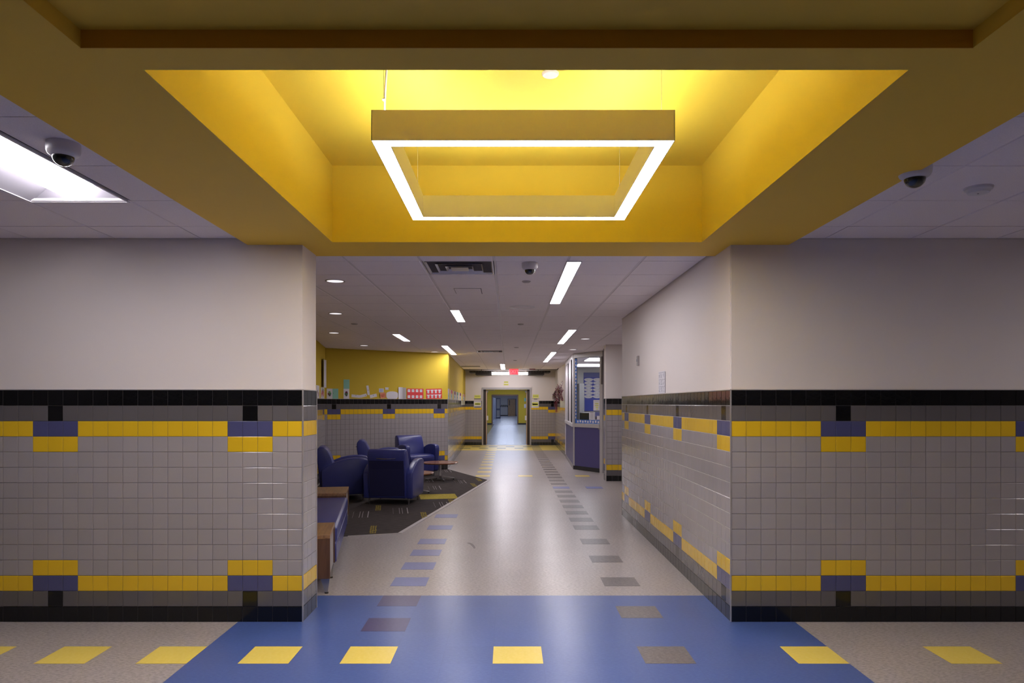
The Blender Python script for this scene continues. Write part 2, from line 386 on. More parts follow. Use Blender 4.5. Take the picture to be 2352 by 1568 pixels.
# right far wall, window partition, pillar, alcove
RW0, RW1 = (1.725, 26.77), (1.66, 20.7)
w4 = struct(slab_wall(RW0, RW1).build('wall_corridor_right', PAINT), 'far right corridor wall with tinsel vine', 'wall')
tile_wall(w4, RW0, RW1, .1066, 3, True, 0, wob=.005)
pl = MB(); pl.box(1.942+OFF, 14.38+OFF, 0, 3.5, 14.69, 2.76); pl.box(2.13, 14.69, 0, 3.5, 16.03, 2.76)
w5 = struct(pl.build('wall_pier', PAINT), 'off-white pier with tiled base beside the glazed partition', 'wall')
tile_wall(w5, (1.948, 14.38), (3.3, 14.38), .122, 20, False, 0)
tile_wall(w5, (1.942, 14.69), (1.942, 14.385), .1066, 1, True, 0)
corner_strip(w5, 1.944, 14.382, s=.02)
al = MB(); al.box(3.3, 10.03, 0, 3.45, 14.38, 2.76)
w6 = struct(al.build('wall_alcove', PAINT), 'off-white side alcove wall between right wall and pier', 'wall')
tile_wall(w6, (3.294, 14.38), (3.294, 10.04), .1066, 2, True, 0)
# end wall with door opening
DX0, DX1, DZ, EY = -.973, .824, 2.114, 26.77
ew = MB(); ew.box(-2.2, EY+OFF, 0, DX0, EY+.2, 3.05); ew.box(DX1, EY+OFF, 0, 2.3, EY+.2, 3.05); ew.box(DX0, EY+OFF, DZ, DX1, EY+.2, 3.05)
wall_end = struct(ew.build('wall_back', PAINT), 'off-white end wall around the open double doors', 'wall')
tile_wall(wall_end, (-1.62, EY), (DX0-.01, EY), .1066, 20, True, 0)
tile_wall(wall_end, (DX1+.01, EY), (1.74, EY), .1066, 6.0 and 6, False, 0)
# cross corridor shell behind the camera
bk = MB(); bk.box(-8, -4.2, 0, 8, -4, 2.76); bk.box(-8.2, -4, 0, -8, 5.5, 2.76); bk.box(8, -4, 0, 8.2, 5.5, 2.76)
w7 = struct(bk.build('wall_behind', PAINT), 'off-white cross corridor walls behind the viewpoint', 'wall')
tile_wall(w7, (8, -4+.007), (-8, -4+.007), .1066, 4, True, 0)

# ------------------------------------------------------------------ ceiling
SX0, SX1, SY1, SZ = -1.859, 1.995, 5.517, 2.683
cl = MB()
def holed(x0, x1, hx0, hx1, hy0=2.975, hy1=4.19):
    z0, z1 = ZC+.012, ZC+.06
    cl.box(x0, -4.2, z0, hx0, 5.5, z1); cl.box(hx1, -4.2, z0, x1, 5.5, z1); cl.box(hx0, -4.2, z0, hx1, hy0, z1); cl.box(hx0, hy1, z0, hx1, 5.5, z1)
holed(-8.2, SX0+.02, -2.776, -2.222); holed(SX1-.02, 8.2, 5.274, 5.828)
cl.box(-8.2, 5.5, ZC+.012, 8.2, 24.87, ZC+.06)
ceiling = struct(cl.build('ceiling', CVOID), 'suspended ceiling of square pale fibre tiles', 'ceiling')
def clip(poly, conv):
    out = poly
    n = len(conv)
    for i in range(n):
        ax, ay = conv[i]; bx_, by_ = conv[(i+1) % n]; inp = out; out = []
        f = lambda p: (bx_-ax)*(p[1]-ay)-(by_-ay)*(p[0]-ax)
        for j in range(len(inp)):
            p, q = inp[j], inp[(j+1) % len(inp)]; fp, fq = f(p), f(q)
            if fp >= 0: out.append(p)
            if (fp >= 0) != (fq >= 0):
                t = fp/(fp-fq); out.append((p[0]+t*(q[0]-p[0]), p[1]+t*(q[1]-p[1])))
        if not out: return []
    return out
def lwx(y): return LW0[0]+(y-LW0[1])*(LW1[0]-LW0[0])/(LW1[1]-LW0[1])+.004
REG = [[(lwx(5.52), 5.52), (1.578, 5.52), (1.578, 10.04), (lwx(10.04), 10.04)],
       [(lwx(10.04), 10.04), (3.29, 10.04), (3.29, 14.38), (lwx(14.38), 14.38)],
       [(lwx(14.38), 14.38), (1.94, 14.38), (2.10, 16.05), (1.54, 16.98), (-1.43, 16.98), (lwx(15.28), 15.28)],
       [(-1.425, 16.98), (1.54, 16.98), (1.67, 24.85), (-1.56, 24.85)]]
def area(p): return abs(sum(p[i][0]*p[(i+1)%len(p)][1]-p[(i+1)%len(p)][0]*p[i][1] for i in range(len(p))))/2
far_t = MB(); grid = MB()
_cm = {}
def ctile(poly, part):
    if part:
        full = len(poly) == 4 and area(poly) > .36
        if full:
            xs = [p[0] for p in poly]; ys = [p[1] for p in poly]; cx, cy = sum(xs)/4, sum(ys)/4
            key = (round(max(xs)-min(xs), 3), round(max(ys)-min(ys), 3))
            if key not in _cm:
                m = MB(); hx, hy = (key[0])/2, (key[1])/2; c = .006
                m.add([(-hx,-hy,.015),(hx,-hy,.015),(hx,hy,.015),(-hx,hy,.015),(-hx,-hy,.004),(hx,-hy,.004),(hx,hy,.004),(-hx,hy,.004),
                       (-hx+c,-hy+c,0),(hx-c,-hy+c,0),(hx-c,hy-c,0),(-hx+c,hy-c,0)],
                      [(0,1,5,4),(1,2,6,5),(2,3,7,6),(3,0,4,7),(4,5,9,8),(5,6,10,9),(6,7,11,10),(7,4,8,11),(8,9,10,11)])
                me = bpy.data.meshes.new('ceiling_tile'); me.from_pydata(m.v, [], m.f); me.materials.append(CTILE); _cm[key] = me
            o = bpy.data.objects.new('ceiling_tile', _cm[key]); C.objects.link(o); o.parent = ceiling; o.location = (cx, cy, ZC)
        else:
            m = MB(); m.prism(poly, ZC, ZC+.014); m.build('ceiling_tile', CTILE, ceiling)
    else: far_t.prism(poly, ZC, ZC+.014)
GX0, GPX, GY0, GPY = -.118, .6065, 5.945, .63
VENTS = [(-1, 0), (-1, 16)]
JX, JY = .011, .006
for i in range(-8, 8):
    for k in range(-1, 31):
        if (i, k) in VENTS: continue
        x0 = GX0+i*GPX; y0 = GY0+k*GPY
        cell = [(x0+JX, y0+JY), (x0+GPX-JX, y0+JY), (x0+GPX-JX, y0+GPY-JY), (x0+JX, y0+GPY-JY)]
        for R in REG:
            p = clip(cell, R)
            if len(p) >= 3 and area(p) > .002: ctile(p, y0 < 11)
RL = [(-7.95, -3.9), (SX0-.004, -3.9), (SX0-.004, 5.118), (-7.95, 5.118)]
RR = [(SX1+.004, -3.9), (7.95, -3.9), (7.95, 5.118), (SX1+.004, 5.118)]
for i in range(12):
    for k in range(-13, 3):
        y0 = 4.17+.61*k-.61
        x1 = -1.58-.61*i
        if not (i == 1 and k in (-1, 0)) :
            c = [(x1-.61+.004, y0+.003), (x1-.004, y0+.003), (x1-.004, y0+.607), (x1-.61+.004, y0+.607)]
            p = clip(c, RL)
            if len(p) >= 3 and area(p) > .003: ctile(p, y0 > 1.6 and i < 5)
        x0 = 1.645+.61*i
        c = [(x0+.004, y0+.003), (x0+.606, y0+.003), (x0+.606, y0+.607), (x0+.004, y0+.607)]
        p = clip(c, RR)
        if x0 < 5.7 and x0+.61 > 5.4 and k in (-1, 0): continue
        if len(p) >= 3 and area(p) > .003: ctile(p, y0 > 1.6 and i < 5)
tag(far_t.build('ceiling_tile_field', CTILE, ceiling), kind='stuff')
gm = MB()
for i in range(-7, 6):
    x = GX0+i*GPX; ya, yb = 5.53, 24.85
    for R in REG:
        p = clip([(x-.0105, ya), (x+.0105, ya), (x+.0105, yb), (x-.0105, yb)], R)
        if len(p) >= 3: gm.prism(p, ZC+.004, ZC+.012)
tag(gm.build('grid_rail', CGRID, ceiling), kind='stuff')
# far ceiling end: raised pocket before the end wall
pk = MB(); pk.box(-2.2, 24.87, 3.0, 2.3, 27, 3.05); pk.box(-2.2, 24.83, ZC-.012, 2.3, 24.87, 3.0)
o = struct(pk.build('trim_1', mat('dark_edge', (.05, .045, .045), .6)), 'dark edge trim where the corridor ceiling stops', 'trim')

# ------------------------------------------------------------------ yellow soffit with lit recess and a narrow slot
RX0, RX1, RY0, RY1, RZ = -1.234, 1.354, 2.437, 5.039, 3.219
s = MB(); t = SZ+.046
TX0, TX1, TY0, TY1 = -1.359, 1.475, -2.0, 2.285
e = .004; q = .004
s.box(SX0, RY1+e, SZ, SX1, SY1, t); s.box(SX0, TY1+q, SZ, RX0-e, RY1+e, t); s.box(RX1+e, TY1+q, SZ, SX1, RY1+e, t)
s.box(RX0-e, TY1+q, SZ, RX1+e, RY0-e, t); s.box(SX0, TY0-q, SZ, TX0-q, TY1+q, t); s.box(TX1+q, TY0-q, SZ, SX1, TY1+q, t); s.box(SX0, -4, SZ, SX1, TY0-q, t)
soffit = struct(s.build('ceiling_soffit', SOFFITB), 'dropped yellow ceiling soffit around the lit square recess', 'soffit')
s = MB(); e = .004
s.box(RX0-e, RY1, SZ, RX1+e, RY1+e, RZ+e); s.box(RX0-e, RY0-e, SZ, RX1+e, RY0, RZ+e)
s.box(RX0-e, RY0, SZ, RX0, RY1, RZ+e); s.box(RX1, RY0, SZ, RX1+e, RY1, RZ+e)
o = s.build('recess_wall', SOFFIT, soffit)
s = MB(); s.box(RX0, RY0, RZ, RX1, RY1, RZ+e); s.build('recess_ceiling', SOFFIT, soffit)
zs = SZ+.058
s = MB(); s.box(TX0-q, TY0-q, SZ, TX1+q, TY0, zs); s.box(TX0-q, TY0, SZ, TX0, TY1, zs); s.box(TX1, TY0, SZ, TX1+q, TY1, zs); s.box(TX0-q, TY0-q, zs, TX1+q, TY1+q, zs+.02)
o = s.build('shallow_recess', SOFFITB, soffit)
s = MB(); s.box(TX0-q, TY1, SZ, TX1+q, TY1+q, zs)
o = s.build('recess_edge_band', mat('band_shade_orange', (.70, .34, .02), .6), soffit); o['label'] = 'narrow orange band at the near edge of the soffit, coloured darker for its shade'  # recess face turned from the ring lamp, its shade put into the orange

# ------------------------------------------------------------------ ring light
ax0, ax1, ay0, ay1, az0, az1, rw = -.575, .697, 3.013, 4.324, 2.655, 2.783, .072
ring = thing('pendant_light', 'square ring pendant light glowing white, hung inside the yellow ceiling recess', 'light', (0, 0, 0))
HOUS = mat('pendant_housing', (.84, .80, .74), .4)
for (x0, y0, x1, y1) in ((ax0, ay0, ax1, ay0+rw), (ax0, ay1-rw, ax1, ay1), (ax0, ay0+rw, ax0+rw, ay1-rw), (ax1-rw, ay0+rw, ax1, ay1-rw)):
    m = MB(); w = .003
    if x1-x0 > y1-y0: m.box(x0, y0, az0, x1, y0+w, az1); m.box(x0, y1-w, az0, x1, y1, az1); m.box(x0, y0, az0, x0+w, y1, az1); m.box(x1-w, y0, az0, x1, y1, az1)
    else: m.box(x0, y0, az0, x0+w, y1, az1); m.box(x1-w, y0, az0, x1, y1, az1)
    m.box(x0+.001, y0+.001, az0+.05, x1-.001, y1-.001, az0+.06)
    m.build('housing_bar', HOUS, ring)
    m = MB(); m.box(x0+.003, y0+.003, az0+.001, x1-.003, y1-.003, az0+.006); d = m.build('diffuser', L_RING, ring); d['label'] = 'glowing white lens'
    m = MB(); g = .012; m.box(x0+g, y0+g, az1-.02, x1-g, y1-g, az1-.014); m.build('uplight_lens', L_UP, ring)
for (x, y) in ((-.53, 3.06), (.65, 3.06), (-.54, 4.28), (.66, 4.28)):
    m = MB(); m.tube([(x, y, az1-.03), (x, y, RZ)], .0012, 6); m.build('suspension_wire', SATIN, ring)
m = MB(); m.tube([(-.53, 3.07, 2.76), (-.527, 3.065, 2.85), (-.522, 3.06, 2.92), (-.517, 3.058, 3.0), (-.516, 3.058, 3.1), (-.517, 3.06, RZ)], .0045, 8)
m.tube([(-.535, 3.055, 2.845), (-.522, 3.055, 2.845)], .006, 8); m.build('power_cord', WPLAST, ring, smooth=True)
m = MB(); m.lathe([(0, -.012), (.038, -.012), (.043, -.006), (.043, 0)], (.211, 3.629, RZ), 32)
o = m.build('sprinkler_cover', WPLAST, smooth=True); tag(o, 'round white sprinkler cover plate on the recess ceiling', 'sprinkler')

# ------------------------------------------------------------------ ceiling fixtures
# troffer at left
tx0, tx1, ty0, ty1 = -2.776, -2.222, 2.975, 4.19
tr = thing('troffer_light', 'large recessed fluorescent troffer in the left ceiling', 'light', (0, 0, 0))
m = MB(); f = .012
m.box(tx0-f, ty0-f, ZC-.004, tx1+f, ty0, ZC+.01); m.box(tx0-f, ty1, ZC-.004, tx1+f, ty1+f, ZC+.01)
m.box(tx0-f, ty0, ZC-.004, tx0, ty1, ZC+.01); m.box(tx1, ty0, ZC-.004, tx1+f, ty1, ZC+.01); m.build('frame', WPLAST, tr)
xm = (tx0+tx1)/2; m = MB()
REFL = mat('matte_reflector', (.22, .21, .235), .6, spec=.2)
pass
zt = ZC+.085
for sx in (-1, 1):
    xa = xm+sx*(tx1-tx0)/2; xb = xm+sx*.13
    m.add([(xa, ty0, ZC), (xa, ty1, ZC), (xb, ty1-.05, zt), (xb, ty0+.05, zt)], [(0, 1, 2, 3)])
m.add([(tx0, ty1, ZC), (tx1, ty1, ZC), (xm+.13, ty1-.05, zt), (xm-.13, ty1-.05, zt)], [(0, 1, 2, 3)])
m.add([(tx0, ty0, ZC), (tx1, ty0, ZC), (xm+.13, ty0+.05, zt), (xm-.13, ty0+.05, zt)], [(0, 1, 2, 3)])
m.build('reflector', REFL, tr)
m = MB(); m.box(tx0-.005, ty0-.005, ZC+.087, tx1+.005, ty1+.005, ZC+.10); m.build('housing_top', WPLAST, tr)
m = MB(); seg = 14
prof = [(xm+.112*math.cos(math.pi*k/seg), ZC+.084-.076*math.sin(math.pi*k/seg)**.8) for k in range(seg+1)]
vs = [(p[0], ty0+.03, p[1]) for p in prof]+[(p[0], ty1-.03, p[1]) for p in prof]; n = seg+1
m.add(vs, [(i, i+1, n+i+1, n+i) for i in range(seg)]+[tuple(range(n)), tuple(range(n, 2*n))[::-1]])
d = m.build('diffuser', L_TROF, tr, smooth=True); d['label'] = 'curved glowing diffuser'
t2 = dup(tr, (8.05, 0, 0), 0, 'unseen fluorescent troffer added to brighten the right side, beyond the frame')  # copy added out of view to brighten the right wall and ceiling
def linear(x0, x1, y0, y1, label):
    t_ = thing('linear_light', label, 'light', (0, 0, 0), group='slot lights in the corridor ceiling')
    m = MB(); f = .008
    m.box(x0-f, y0-f, ZC-.006, x0, y1+f, ZC+.01); m.box(x1, y0-f, ZC-.006, x1+f, y1+f, ZC+.01)
    m.box(x0, y0-f, ZC-.006, x1, y0, ZC+.01); m.box(x0, y1, ZC-.006, x1, y1+f, ZC+.01); m.build('frame', WPLAST, t_)
    m = MB(); m.box(x0, y0, ZC-.005, x1, y1, ZC+.004); m.build('diffuser', L_LIN, t_)
linear(.488, .600, 5.96, 8.45, 'long slot light nearest the viewer, right of the black dome camera')
linear(.965, 1.078, 11.48, 14.15, 'long slot light second from the front in the right row')
linear(.985, 1.095, 16.53, 20.4, 'long slot light farthest along the right row, above the glazed room')
linear(-.73, -.625, 9.05, 10.32, 'short slot light nearest on the left, beyond the square air diffuser')
linear(-1.965, -1.855, 12.2, 13.55, 'short slot light leftmost, above the blue armchairs')
linear(-1.365, -1.25, 14.67, 17.3, 'slot light at the corner of the yellow walls')
linear(-.245, -.12, 21.56, 24.7, 'small looking slot light farthest off, left of the exit sign')
def downlight(x, y, label):
    t_ = thing('downlight', label, 'light', (x, y, ZC), group='round recessed downlights')
    m = MB(); m.lathe([(.078, 0), (.082, -.005), (.094, -.005), (.096, .001), (.078, .004)], seg=28, cap=False); m.build('trim_ring', SATIN, t_, smooth=True)
    m = MB(); m.lathe([(0, -.001), (.05, -.0015), (.079, -.003)], seg=28, cap=False); m.build('reflector', L_DOWN, t_, smooth=True)
for x, y, l in ((-1.663, 6.906, 'round downlight nearest, beside the left pillar top'), (-2.258, 9.4, 'round downlight second from the front in the left row'),
                (-2.906, 11.98, 'round downlight third back, close to the left pillar edge'), (-2.93, 14.6, 'round downlight above the yellow slanting wall, left part'),
                (-1.687, 16.4, 'round downlight in front of the yellow wall corner'), (1.396, 13.1, 'round downlight right of the second long slot light'),
                (1.406, 15.7, 'round downlight over the glazed partition')): downlight(x, y, l)
def diffuser(i, k, label, dark=True):
    cx = GX0+(i+.5)*GPX; cy = GY0+(k+.5)*GPY
    t_ = thing('air_diffuser', label, 'vent', (cx, cy, ZC), group='square ceiling air diffusers')
    m = MB()
    m.box(-.30, -.31, .004, .30, -.285, .012); m.box(-.30, .285, .004, .30, .31, .012); m.box(-.30, -.285, .004, -.28, .285, .012); m.box(.28, -.285, .004, .30, .285, .012); m.build('frame', WPLAST, t_)
    m = MB(); m.box(-.28, -.285, .07, .28, .285, .075); m.build('backing', BLACKP, t_)
    for (h, zlow, zhi) in ((.28, .0, .062), (.20, -.004, .058), (.12, -.008, .05)):
        m = MB(); a, b2 = h, h-.055
        o_ = [(-a,-a,zlow),(a,-a,zlow),(a,a,zlow),(-a,a,zlow)]; i_ = [(-b2,-b2,zhi),(b2,-b2,zhi),(b2,b2,zhi),(-b2,b2,zhi)]
        th = .002; v = o_+i_+[(x, y, z+th) for x, y, z in o_]+[(x, y, z+th) for x, y, z in i_]
        fs = []
        for q in range(4):
            r_ = (q+1) % 4; fs += [(q, r_, 4+r_, 4+q), (8+q, 12+q, 12+r_, 8+r_), (q, 8+q, 8+r_, r_)]
        m.add(v, fs); m.build('vane', VANE, t_)
    m = MB(); m.box(-.075, -.075, -.01, .075, .075, -.004); m.build('centre_plate', VANE, t_)
VANE = mat('vane_metal', (.55, .52, .55), .25, .5)
diffuser(-1, 0, 'square metal air diffuser nearest, just beyond the yellow soffit')
diffuser(-1, 16, 'distant square air diffuser left of the corridor centre line')
m = MB(); m.box(-1.5, 22.6, ZC-.004, -.9, 23.1, ZC); o = m.build('air_grille', mat('grille_dark', (.2, .18, .18), .6)); tag(o, 'flat return grille near the far end of the ceiling', 'vent')
def dome_camera(x, y, z, r, label, rz=0):
    t_ = thing('dome_camera', label, 'camera', (x, y, z), rz, group='ceiling dome cameras')
    m = MB(); m.lathe([(0, 0), (r, 0), (r*1.02, -.02), (r, -r*.55), (r*.93, -r*.72), (r*.86, -r*.78), (r*.66, -r*.9), (0, -r*.9)], seg=36); m.build('housing', WPLAST, t_, smooth=True)
    m = MB(); m.lathe([(r*.66*math.cos(a), -r*.88-r*.62*math.sin(a)) for a in [math.pi/2*q/8 for q in range(9)]], seg=32, cap=False); m.build('smoked_dome', DOMEG, t_, smooth=True)
dome_camera(-2.01, 3.25, ZC, .069, 'dome camera beside the bright troffer at upper left')
dome_camera(2.005, 3.55, ZC, .075, 'dome camera on the dark right ceiling against the yellow soffit')
dome_camera(.178, 6.02, ZC, .066, 'dome camera straight ahead beyond the soffit edge')
t_ = thing('smoke_detector', 'round white smoke detector on the right ceiling', 'detector', (2.56, 3.92, ZC))
m = MB(); m.lathe([(0, 0), (.068, 0), (.068, -.012), (.06, -.016), (.052, -.03), (.03, -.036), (0, -.036)], seg=32); m.build('body', WPLAST, t_, smooth=True)
m = MB(); m.lathe([(0, 0), (.072, 0), (.072, -.004), (0, -.004)], seg=32); m.build('base_ring', CGRID, t_)
m = MB(); m.lathe([(0, -.037), (.005, -.037), (.005, -.035)], (-.01, -.012, 0), 10); m.build('indicator', BLACKP, t_)
SENS = mat('sensor_grey', (.42, .38, .40), .5)
for x, y, r, l in ((.171, 6.92, .042, 'small round sensor cap behind the central dome camera'), (.18, 10.65, .045, 'small round sensor cap midway along the corridor ceiling'),
                   (.165, 15.1, .05, 'tiny ceiling sensor beyond the small round caps'), (.18, 19.6, .05, 'farthest tiny ceiling sensor before the exit sign'),
                   (-2.27, 10.6, .05, 'small dark sprinkler cap over the lounge')):
    m = MB(); m.lathe([(0, 0), (r, 0), (r, -.006), (r*.75, -.014), (0, -.016)], (x, y, ZC), 24)
    tag(m.build('ceiling_sensor', SENS, smooth=True), l, 'sensor', 'small ceiling caps')
t_ = thing('ceiling_speaker', 'round perforated ceiling speaker left of the long slot light', 'speaker', (.165, 8.78, ZC))
m = MB(); m.lathe([(.115, 0), (.12, -.007), (.15, -.007), (.16, 0)], seg=36, cap=False); m.build('rim', WPLAST, t_, smooth=True)
m = MB(); m.lathe([(0, -.002), (.116, -.003)], seg=36, cap=False); m.build('grille', CTILE, t_)
t_ = thing('access_panel', 'small square access panel in a ceiling tile', 'panel', (-.42, 7.52, ZC))
m = MB(); m.box(-.135, -.17, -.004, .135, .17, .001); m.build('panel', CTILE, t_)
m = MB(); m.box(-.14, -.175, -.002, .14, -.17, .002); m.box(.135, -.175, -.005, .14, .175, .002); m.box(-.14, -.175, -.002, -.135, .175, .002); m.build('edge', CVOID, t_)
# exit sign
t_ = thing('exit_sign', 'glowing red EXIT sign hung at the end of the corridor ceiling', 'sign', (.18, 24.45, 2.63))
m = MB(); m.box(-.165, 0, -.115, .165, .05, .10); m.box(-.04, .01, .10, .04, .04, .11); m.build('housing', WPLAST, t_, bevel=.004, seg=1)
m = MB(); m.box(-.145, -.003, -.095, .145, .002, .085); m.build('face', L_RED, t_)
fc = bpy.data.curves.new('letters', 'FONT'); fc.body = 'EXIT'; fc.size = .17; fc.align_x = 'CENTER'; fc.align_y = 'CENTER'; fc.extrude = .001; fc.materials.append(L_PINK)
o = bpy.data.objects.new('letters', fc); C.objects.link(o); bpy.context.view_layer.update()
me = bpy.data.meshes.new_from_object(o.evaluated_get(bpy.context.evaluated_depsgraph_get())); bpy.data.objects.remove(o); bpy.data.curves.remove(fc)
o = bpy.data.objects.new('letters', me); C.objects.link(o); o.parent = t_; o.location = (0, -.005, -.005); o.rotation_euler = (math.pi/2, 0, 0)
t_ = thing('strobe', 'small dark red strobe on the ceiling right of the exit sign', 'alarm', (.81, 24.5, ZC))
m = MB(); m.box(-.10, -.04, -.03, .10, .04, 0); m.build('base', MAROON, t_); m = MB(); m.box(-.04, -.03, -.055, .04, .03, -.03); m.build('lens', WPLAST, t_)
# strip light and dark grilles in the pocket
t_ = thing('strip_light', 'bare twin tube strip light above the double doors', 'light', (.047, 25.5, 2.62))
m = MB(); m.box(-.66, -.05, .035, .66, .05, .07); m.build('housing', WPLAST, t_)
for dz in (.018, -.03):
    m = MB(); m.tube([(-.60, -.03, dz), (.60, -.03, dz)], .02, 10); m.build('tube', emit('tube_glow', WHITE, 40), t_)
for sx in (-1, 1):
    m = MB(); m.box(sx*.60, -.05, -.055, sx*.64, .03, .04); m.build('end_cap', emit('endcap_glow', WHITE, 3), t_)
for sx, l in ((-1, 'dark stepped ceiling grille left of the strip light'), (1, 'dark stepped ceiling grille right of the strip light')):
    t_ = thing('dark_grille', l, 'vent', (.047+sx*1.02, 25.6, 2.6), group='dark grilles above the double doors')
    m = MB(); m.box(-.42, -.05, .05, .42, .9, .11); m.build('upper_box', mat('grille_black', (.035, .03, .03), .6), t_)
    m = MB(); xx = .0 if sx > 0 else 0; m.box(-.36 if sx > 0 else -.20, -.05, -.03, .20 if sx > 0 else .36, .9, .05); m.build('lower_box', mat('grille_black2', (.05, .045, .045), .6), t_)
    m = MB()
    for q in range(8): m.box(-.40+q*.1, -.053, .06, -.38+q*.1, -.05, .10)
    tag(m.build('louvre', mat('louvre_grey', (.09, .08, .08), .5), t_), kind='stuff')
    m = MB(); m.tube([(0, .3, .11), (0, .3, .40)], .01, 6); m.build('hanger', BLACKP, t_)

# ------------------------------------------------------------------ double doors at the end wall
dr = MB(); fz = .05
dr.box(DX0-.02, EY-.03, 0, DX0+.035, EY+.22, DZ+.03); dr.box(DX1-.035, EY-.03, 0, DX1+.02, EY+.22, DZ+.03); dr.box(DX0+.035, EY-.03, DZ-.045, DX1-.035, EY+.22, DZ+.03)
door_frame = struct(dr.build('door_1', FRAME), 'grey steel frame of the open double doors at the corridor end', 'door')
m = MB(); m.box(DX0+.035, EY+.12, 0, DX0+.13, EY+.2, DZ-.045); m.box(DX1-.13, EY+.12, 0, DX1-.035, EY+.2, DZ-.045)
m.build('jamb_pocket', mat('dark_brown_jamb', (.035, .022, .018), .5), door_frame)
m = MB(); m.box(DX0, EY-.02, 0, DX1, EY+.35, .006); m.build('threshold', mat('threshold_metal', (.5, .47, .5), .3, .6), door_frame)
for sx, l, x in ((1, 'left oak leaf of the double doors, held open', -.845), (-1, 'right oak leaf of the double doors, held open', .70)):
    t_ = thing('door_leaf', l, 'door', (x, EY+.20, 0), group='open leaves of the double doors')
    m = MB(); m.box(-.022, 0, .012, .022, .9, 2.05); m.build('panel', WOODL, t_)
    m = MB(); m.box(-.0235, -.002, .012, .0235, .001, 2.05); m.build('edge_band', flat('oak_edge', (.85, .56, .30)), t_)
    m = MB(); m.box(sx*.022, .05, .93, sx*.05, .85, 1.0); m.box(sx*.022, -.0, .92, sx*.085, .14, 1.09); m.build('panic_bar', WPLAST, t_, bevel=.006, seg=1)
    m = MB(); m.box(-sx*.022, .08, .93, -sx*.055, .12, .97); m.box(-sx*.04, .08, .94, -sx*.055, .2, .96); m.build('lever', CHROME, t_)
    m = MB(); m.box(sx*.022, .05, 1.96, sx*.07, .30, 2.02); m.build('closer_body', SATIN, t_)
    m = MB(); m.tube([(sx*.05, .1, 2.03), (sx*.33, -.03, 2.045)], .011, 6); m.build('closer_arm', WPLAST, t_)

# ------------------------------------------------------------------ hallway beyond the doors
HY = 53.0
m = MB(); m.box(-3.2, EY+.2, 0, -3.0, 90, 3.0); m.box(3.0, EY+.2, 0, 3.2, 90, 3.0)
h1 = struct(m.build('wall_hall', mat('hall_white', (.5, .52, .6), .5)), 'pale side walls of the hallway beyond the doors', 'wall')
m = MB(); m.box(-3, HY, 0, -1.19, HY+.3, 2.8); m.box(.67, HY, 0, 3, HY+.3, 2.8); m.box(-1.19, HY, 2.16, .67, HY+.3, 2.8)
h2 = struct(m.build('wall_hall_yellow', PAINTY), 'yellow cross wall with an opening seen through the double doors', 'wall')
m = MB(); m.box(-1.25, HY-.02, 0, -1.17, HY+.32, 2.2); m.box(.65, HY-.02, 0, .73, HY+.32, 2.2); m.box(-1.17, HY-.02, 2.10, .65, HY+.32, 2.2)
m.build('opening_frame', mat('brown_frame', (.20, .11, .06), .5), h2)
m = MB(); m.box(-3, HY-.02, 0, -1.25, HY, .1); m.box(.73, HY-.02, 0, 3, HY, .1); m.build('base_strip', BLACKP, h2)
m = MB(); m.box(-3.2, EY+.2, 2.8, 3.2, 90, 2.86)
struct(m.build('ceiling_hall', CTILE), 'plain ceiling of the hallway beyond the doors', 'ceiling')
m = MB(); m.box(-3.2, 88.6, 0, 3.2, 88.8, 2.8)
h3 = struct(m.build('wall_far', mat('far_white', (.45, .45, .46), .6)), 'white wall at the far end of the distant hallway', 'wall')
m = MB(); m.box(-1.0, 88.56, 0, 1.0, 88.6, .12)
m.build('base_strip', BLACKP, h3)
m = MB()
for q in range(8): m.box(-1.0+q*.13, 88.55, 1.10+.06*(q % 2), -.9+q*.13, 88.6, 1.32+.05*(q % 2))
m.build('dark_border', BLACKP, h3)
dd = struct(MB().box(-.12, 88.5, 0, .95, 88.6, 2.12).build('door_2', mat('steel_dark', (.10, .10, .15), .5)), 'dark frame of the wooden door at the far end', 'door')
m = MB(); m.box(-.06, 88.46, .01, .83, 88.5, 2.06); m.build('leaf', WOODL, dd)
m = MB(); m.box(.06, 88.44, 1.3, .16, 88.46, 1.95); m.build('vision_pane', BLACKP, dd)
m = MB()
for q in range(6):
    y = 56+q*5; m.box(-1.62, y, 0, -1.42, y+3.6, 2.1)
hb = struct(m.build('wall_far_side', mat('hall_pale_blue', (.42, .46, .60), .5)), 'pale side bays along the distant hallway', 'wall')
t_ = thing('glass_door', 'open steel framed glass door in the distant hallway', 'door', (-1.32, 74, 0))
STL = mat('steel_blue_frame', (.09, .10, .16), .4)
m = MB(); m.box(0, 0, 0, .10, .05, 2.1); m.box(.42, 0, 0, .5, .05, 2.1); m.box(.1, 0, 2.0, .42, .05, 2.1); m.box(.1, 0, 0, .42, .05, .15); m.box(.1, 0, .85, .42, .05, 1.02); m.build('stile_frame', STL, t_)
m = MB(); m.box(.1, .02, .15, .42, .03, .85); m.box(.1, .02, 1.02, .42, .03, 2.0); m.build('pane', GLASS, t_)
for x, w_, z0, z1, mt, l in ((1.15, .26, 1.70, 1.95, MINT, 'mint green notice high on the yellow cross wall'), (1.15, .26, 1.22, 1.50, PAPER, 'white notice below the mint one on the yellow cross wall')):
    m = MB(); m.box(x, HY-.03, z0, x+w_, HY-.022, z1); tag(m.build('notice', mt), l, 'notice')
t_ = thing('hall_light', 'row of cool ceiling panels lighting the hallway beyond the doors', 'light')
for y in (29.5, 35, 41, 46, 50):  # last panel added to brighten the yellow cross wall
    m = MB(); m.box(-.9, y, 2.77, .9, y+1.2, 2.79); m.build('panel', L_HALL, t_)
t_ = thing('hall_light', 'cool ceiling panels lighting the most distant hallway', 'light')
for y in (56, 63, 70, 77, 84):
    m = MB(); m.box(-1.0, y, 2.77, .6, y+1.2, 2.79); m.build('panel', L_HALL, t_)
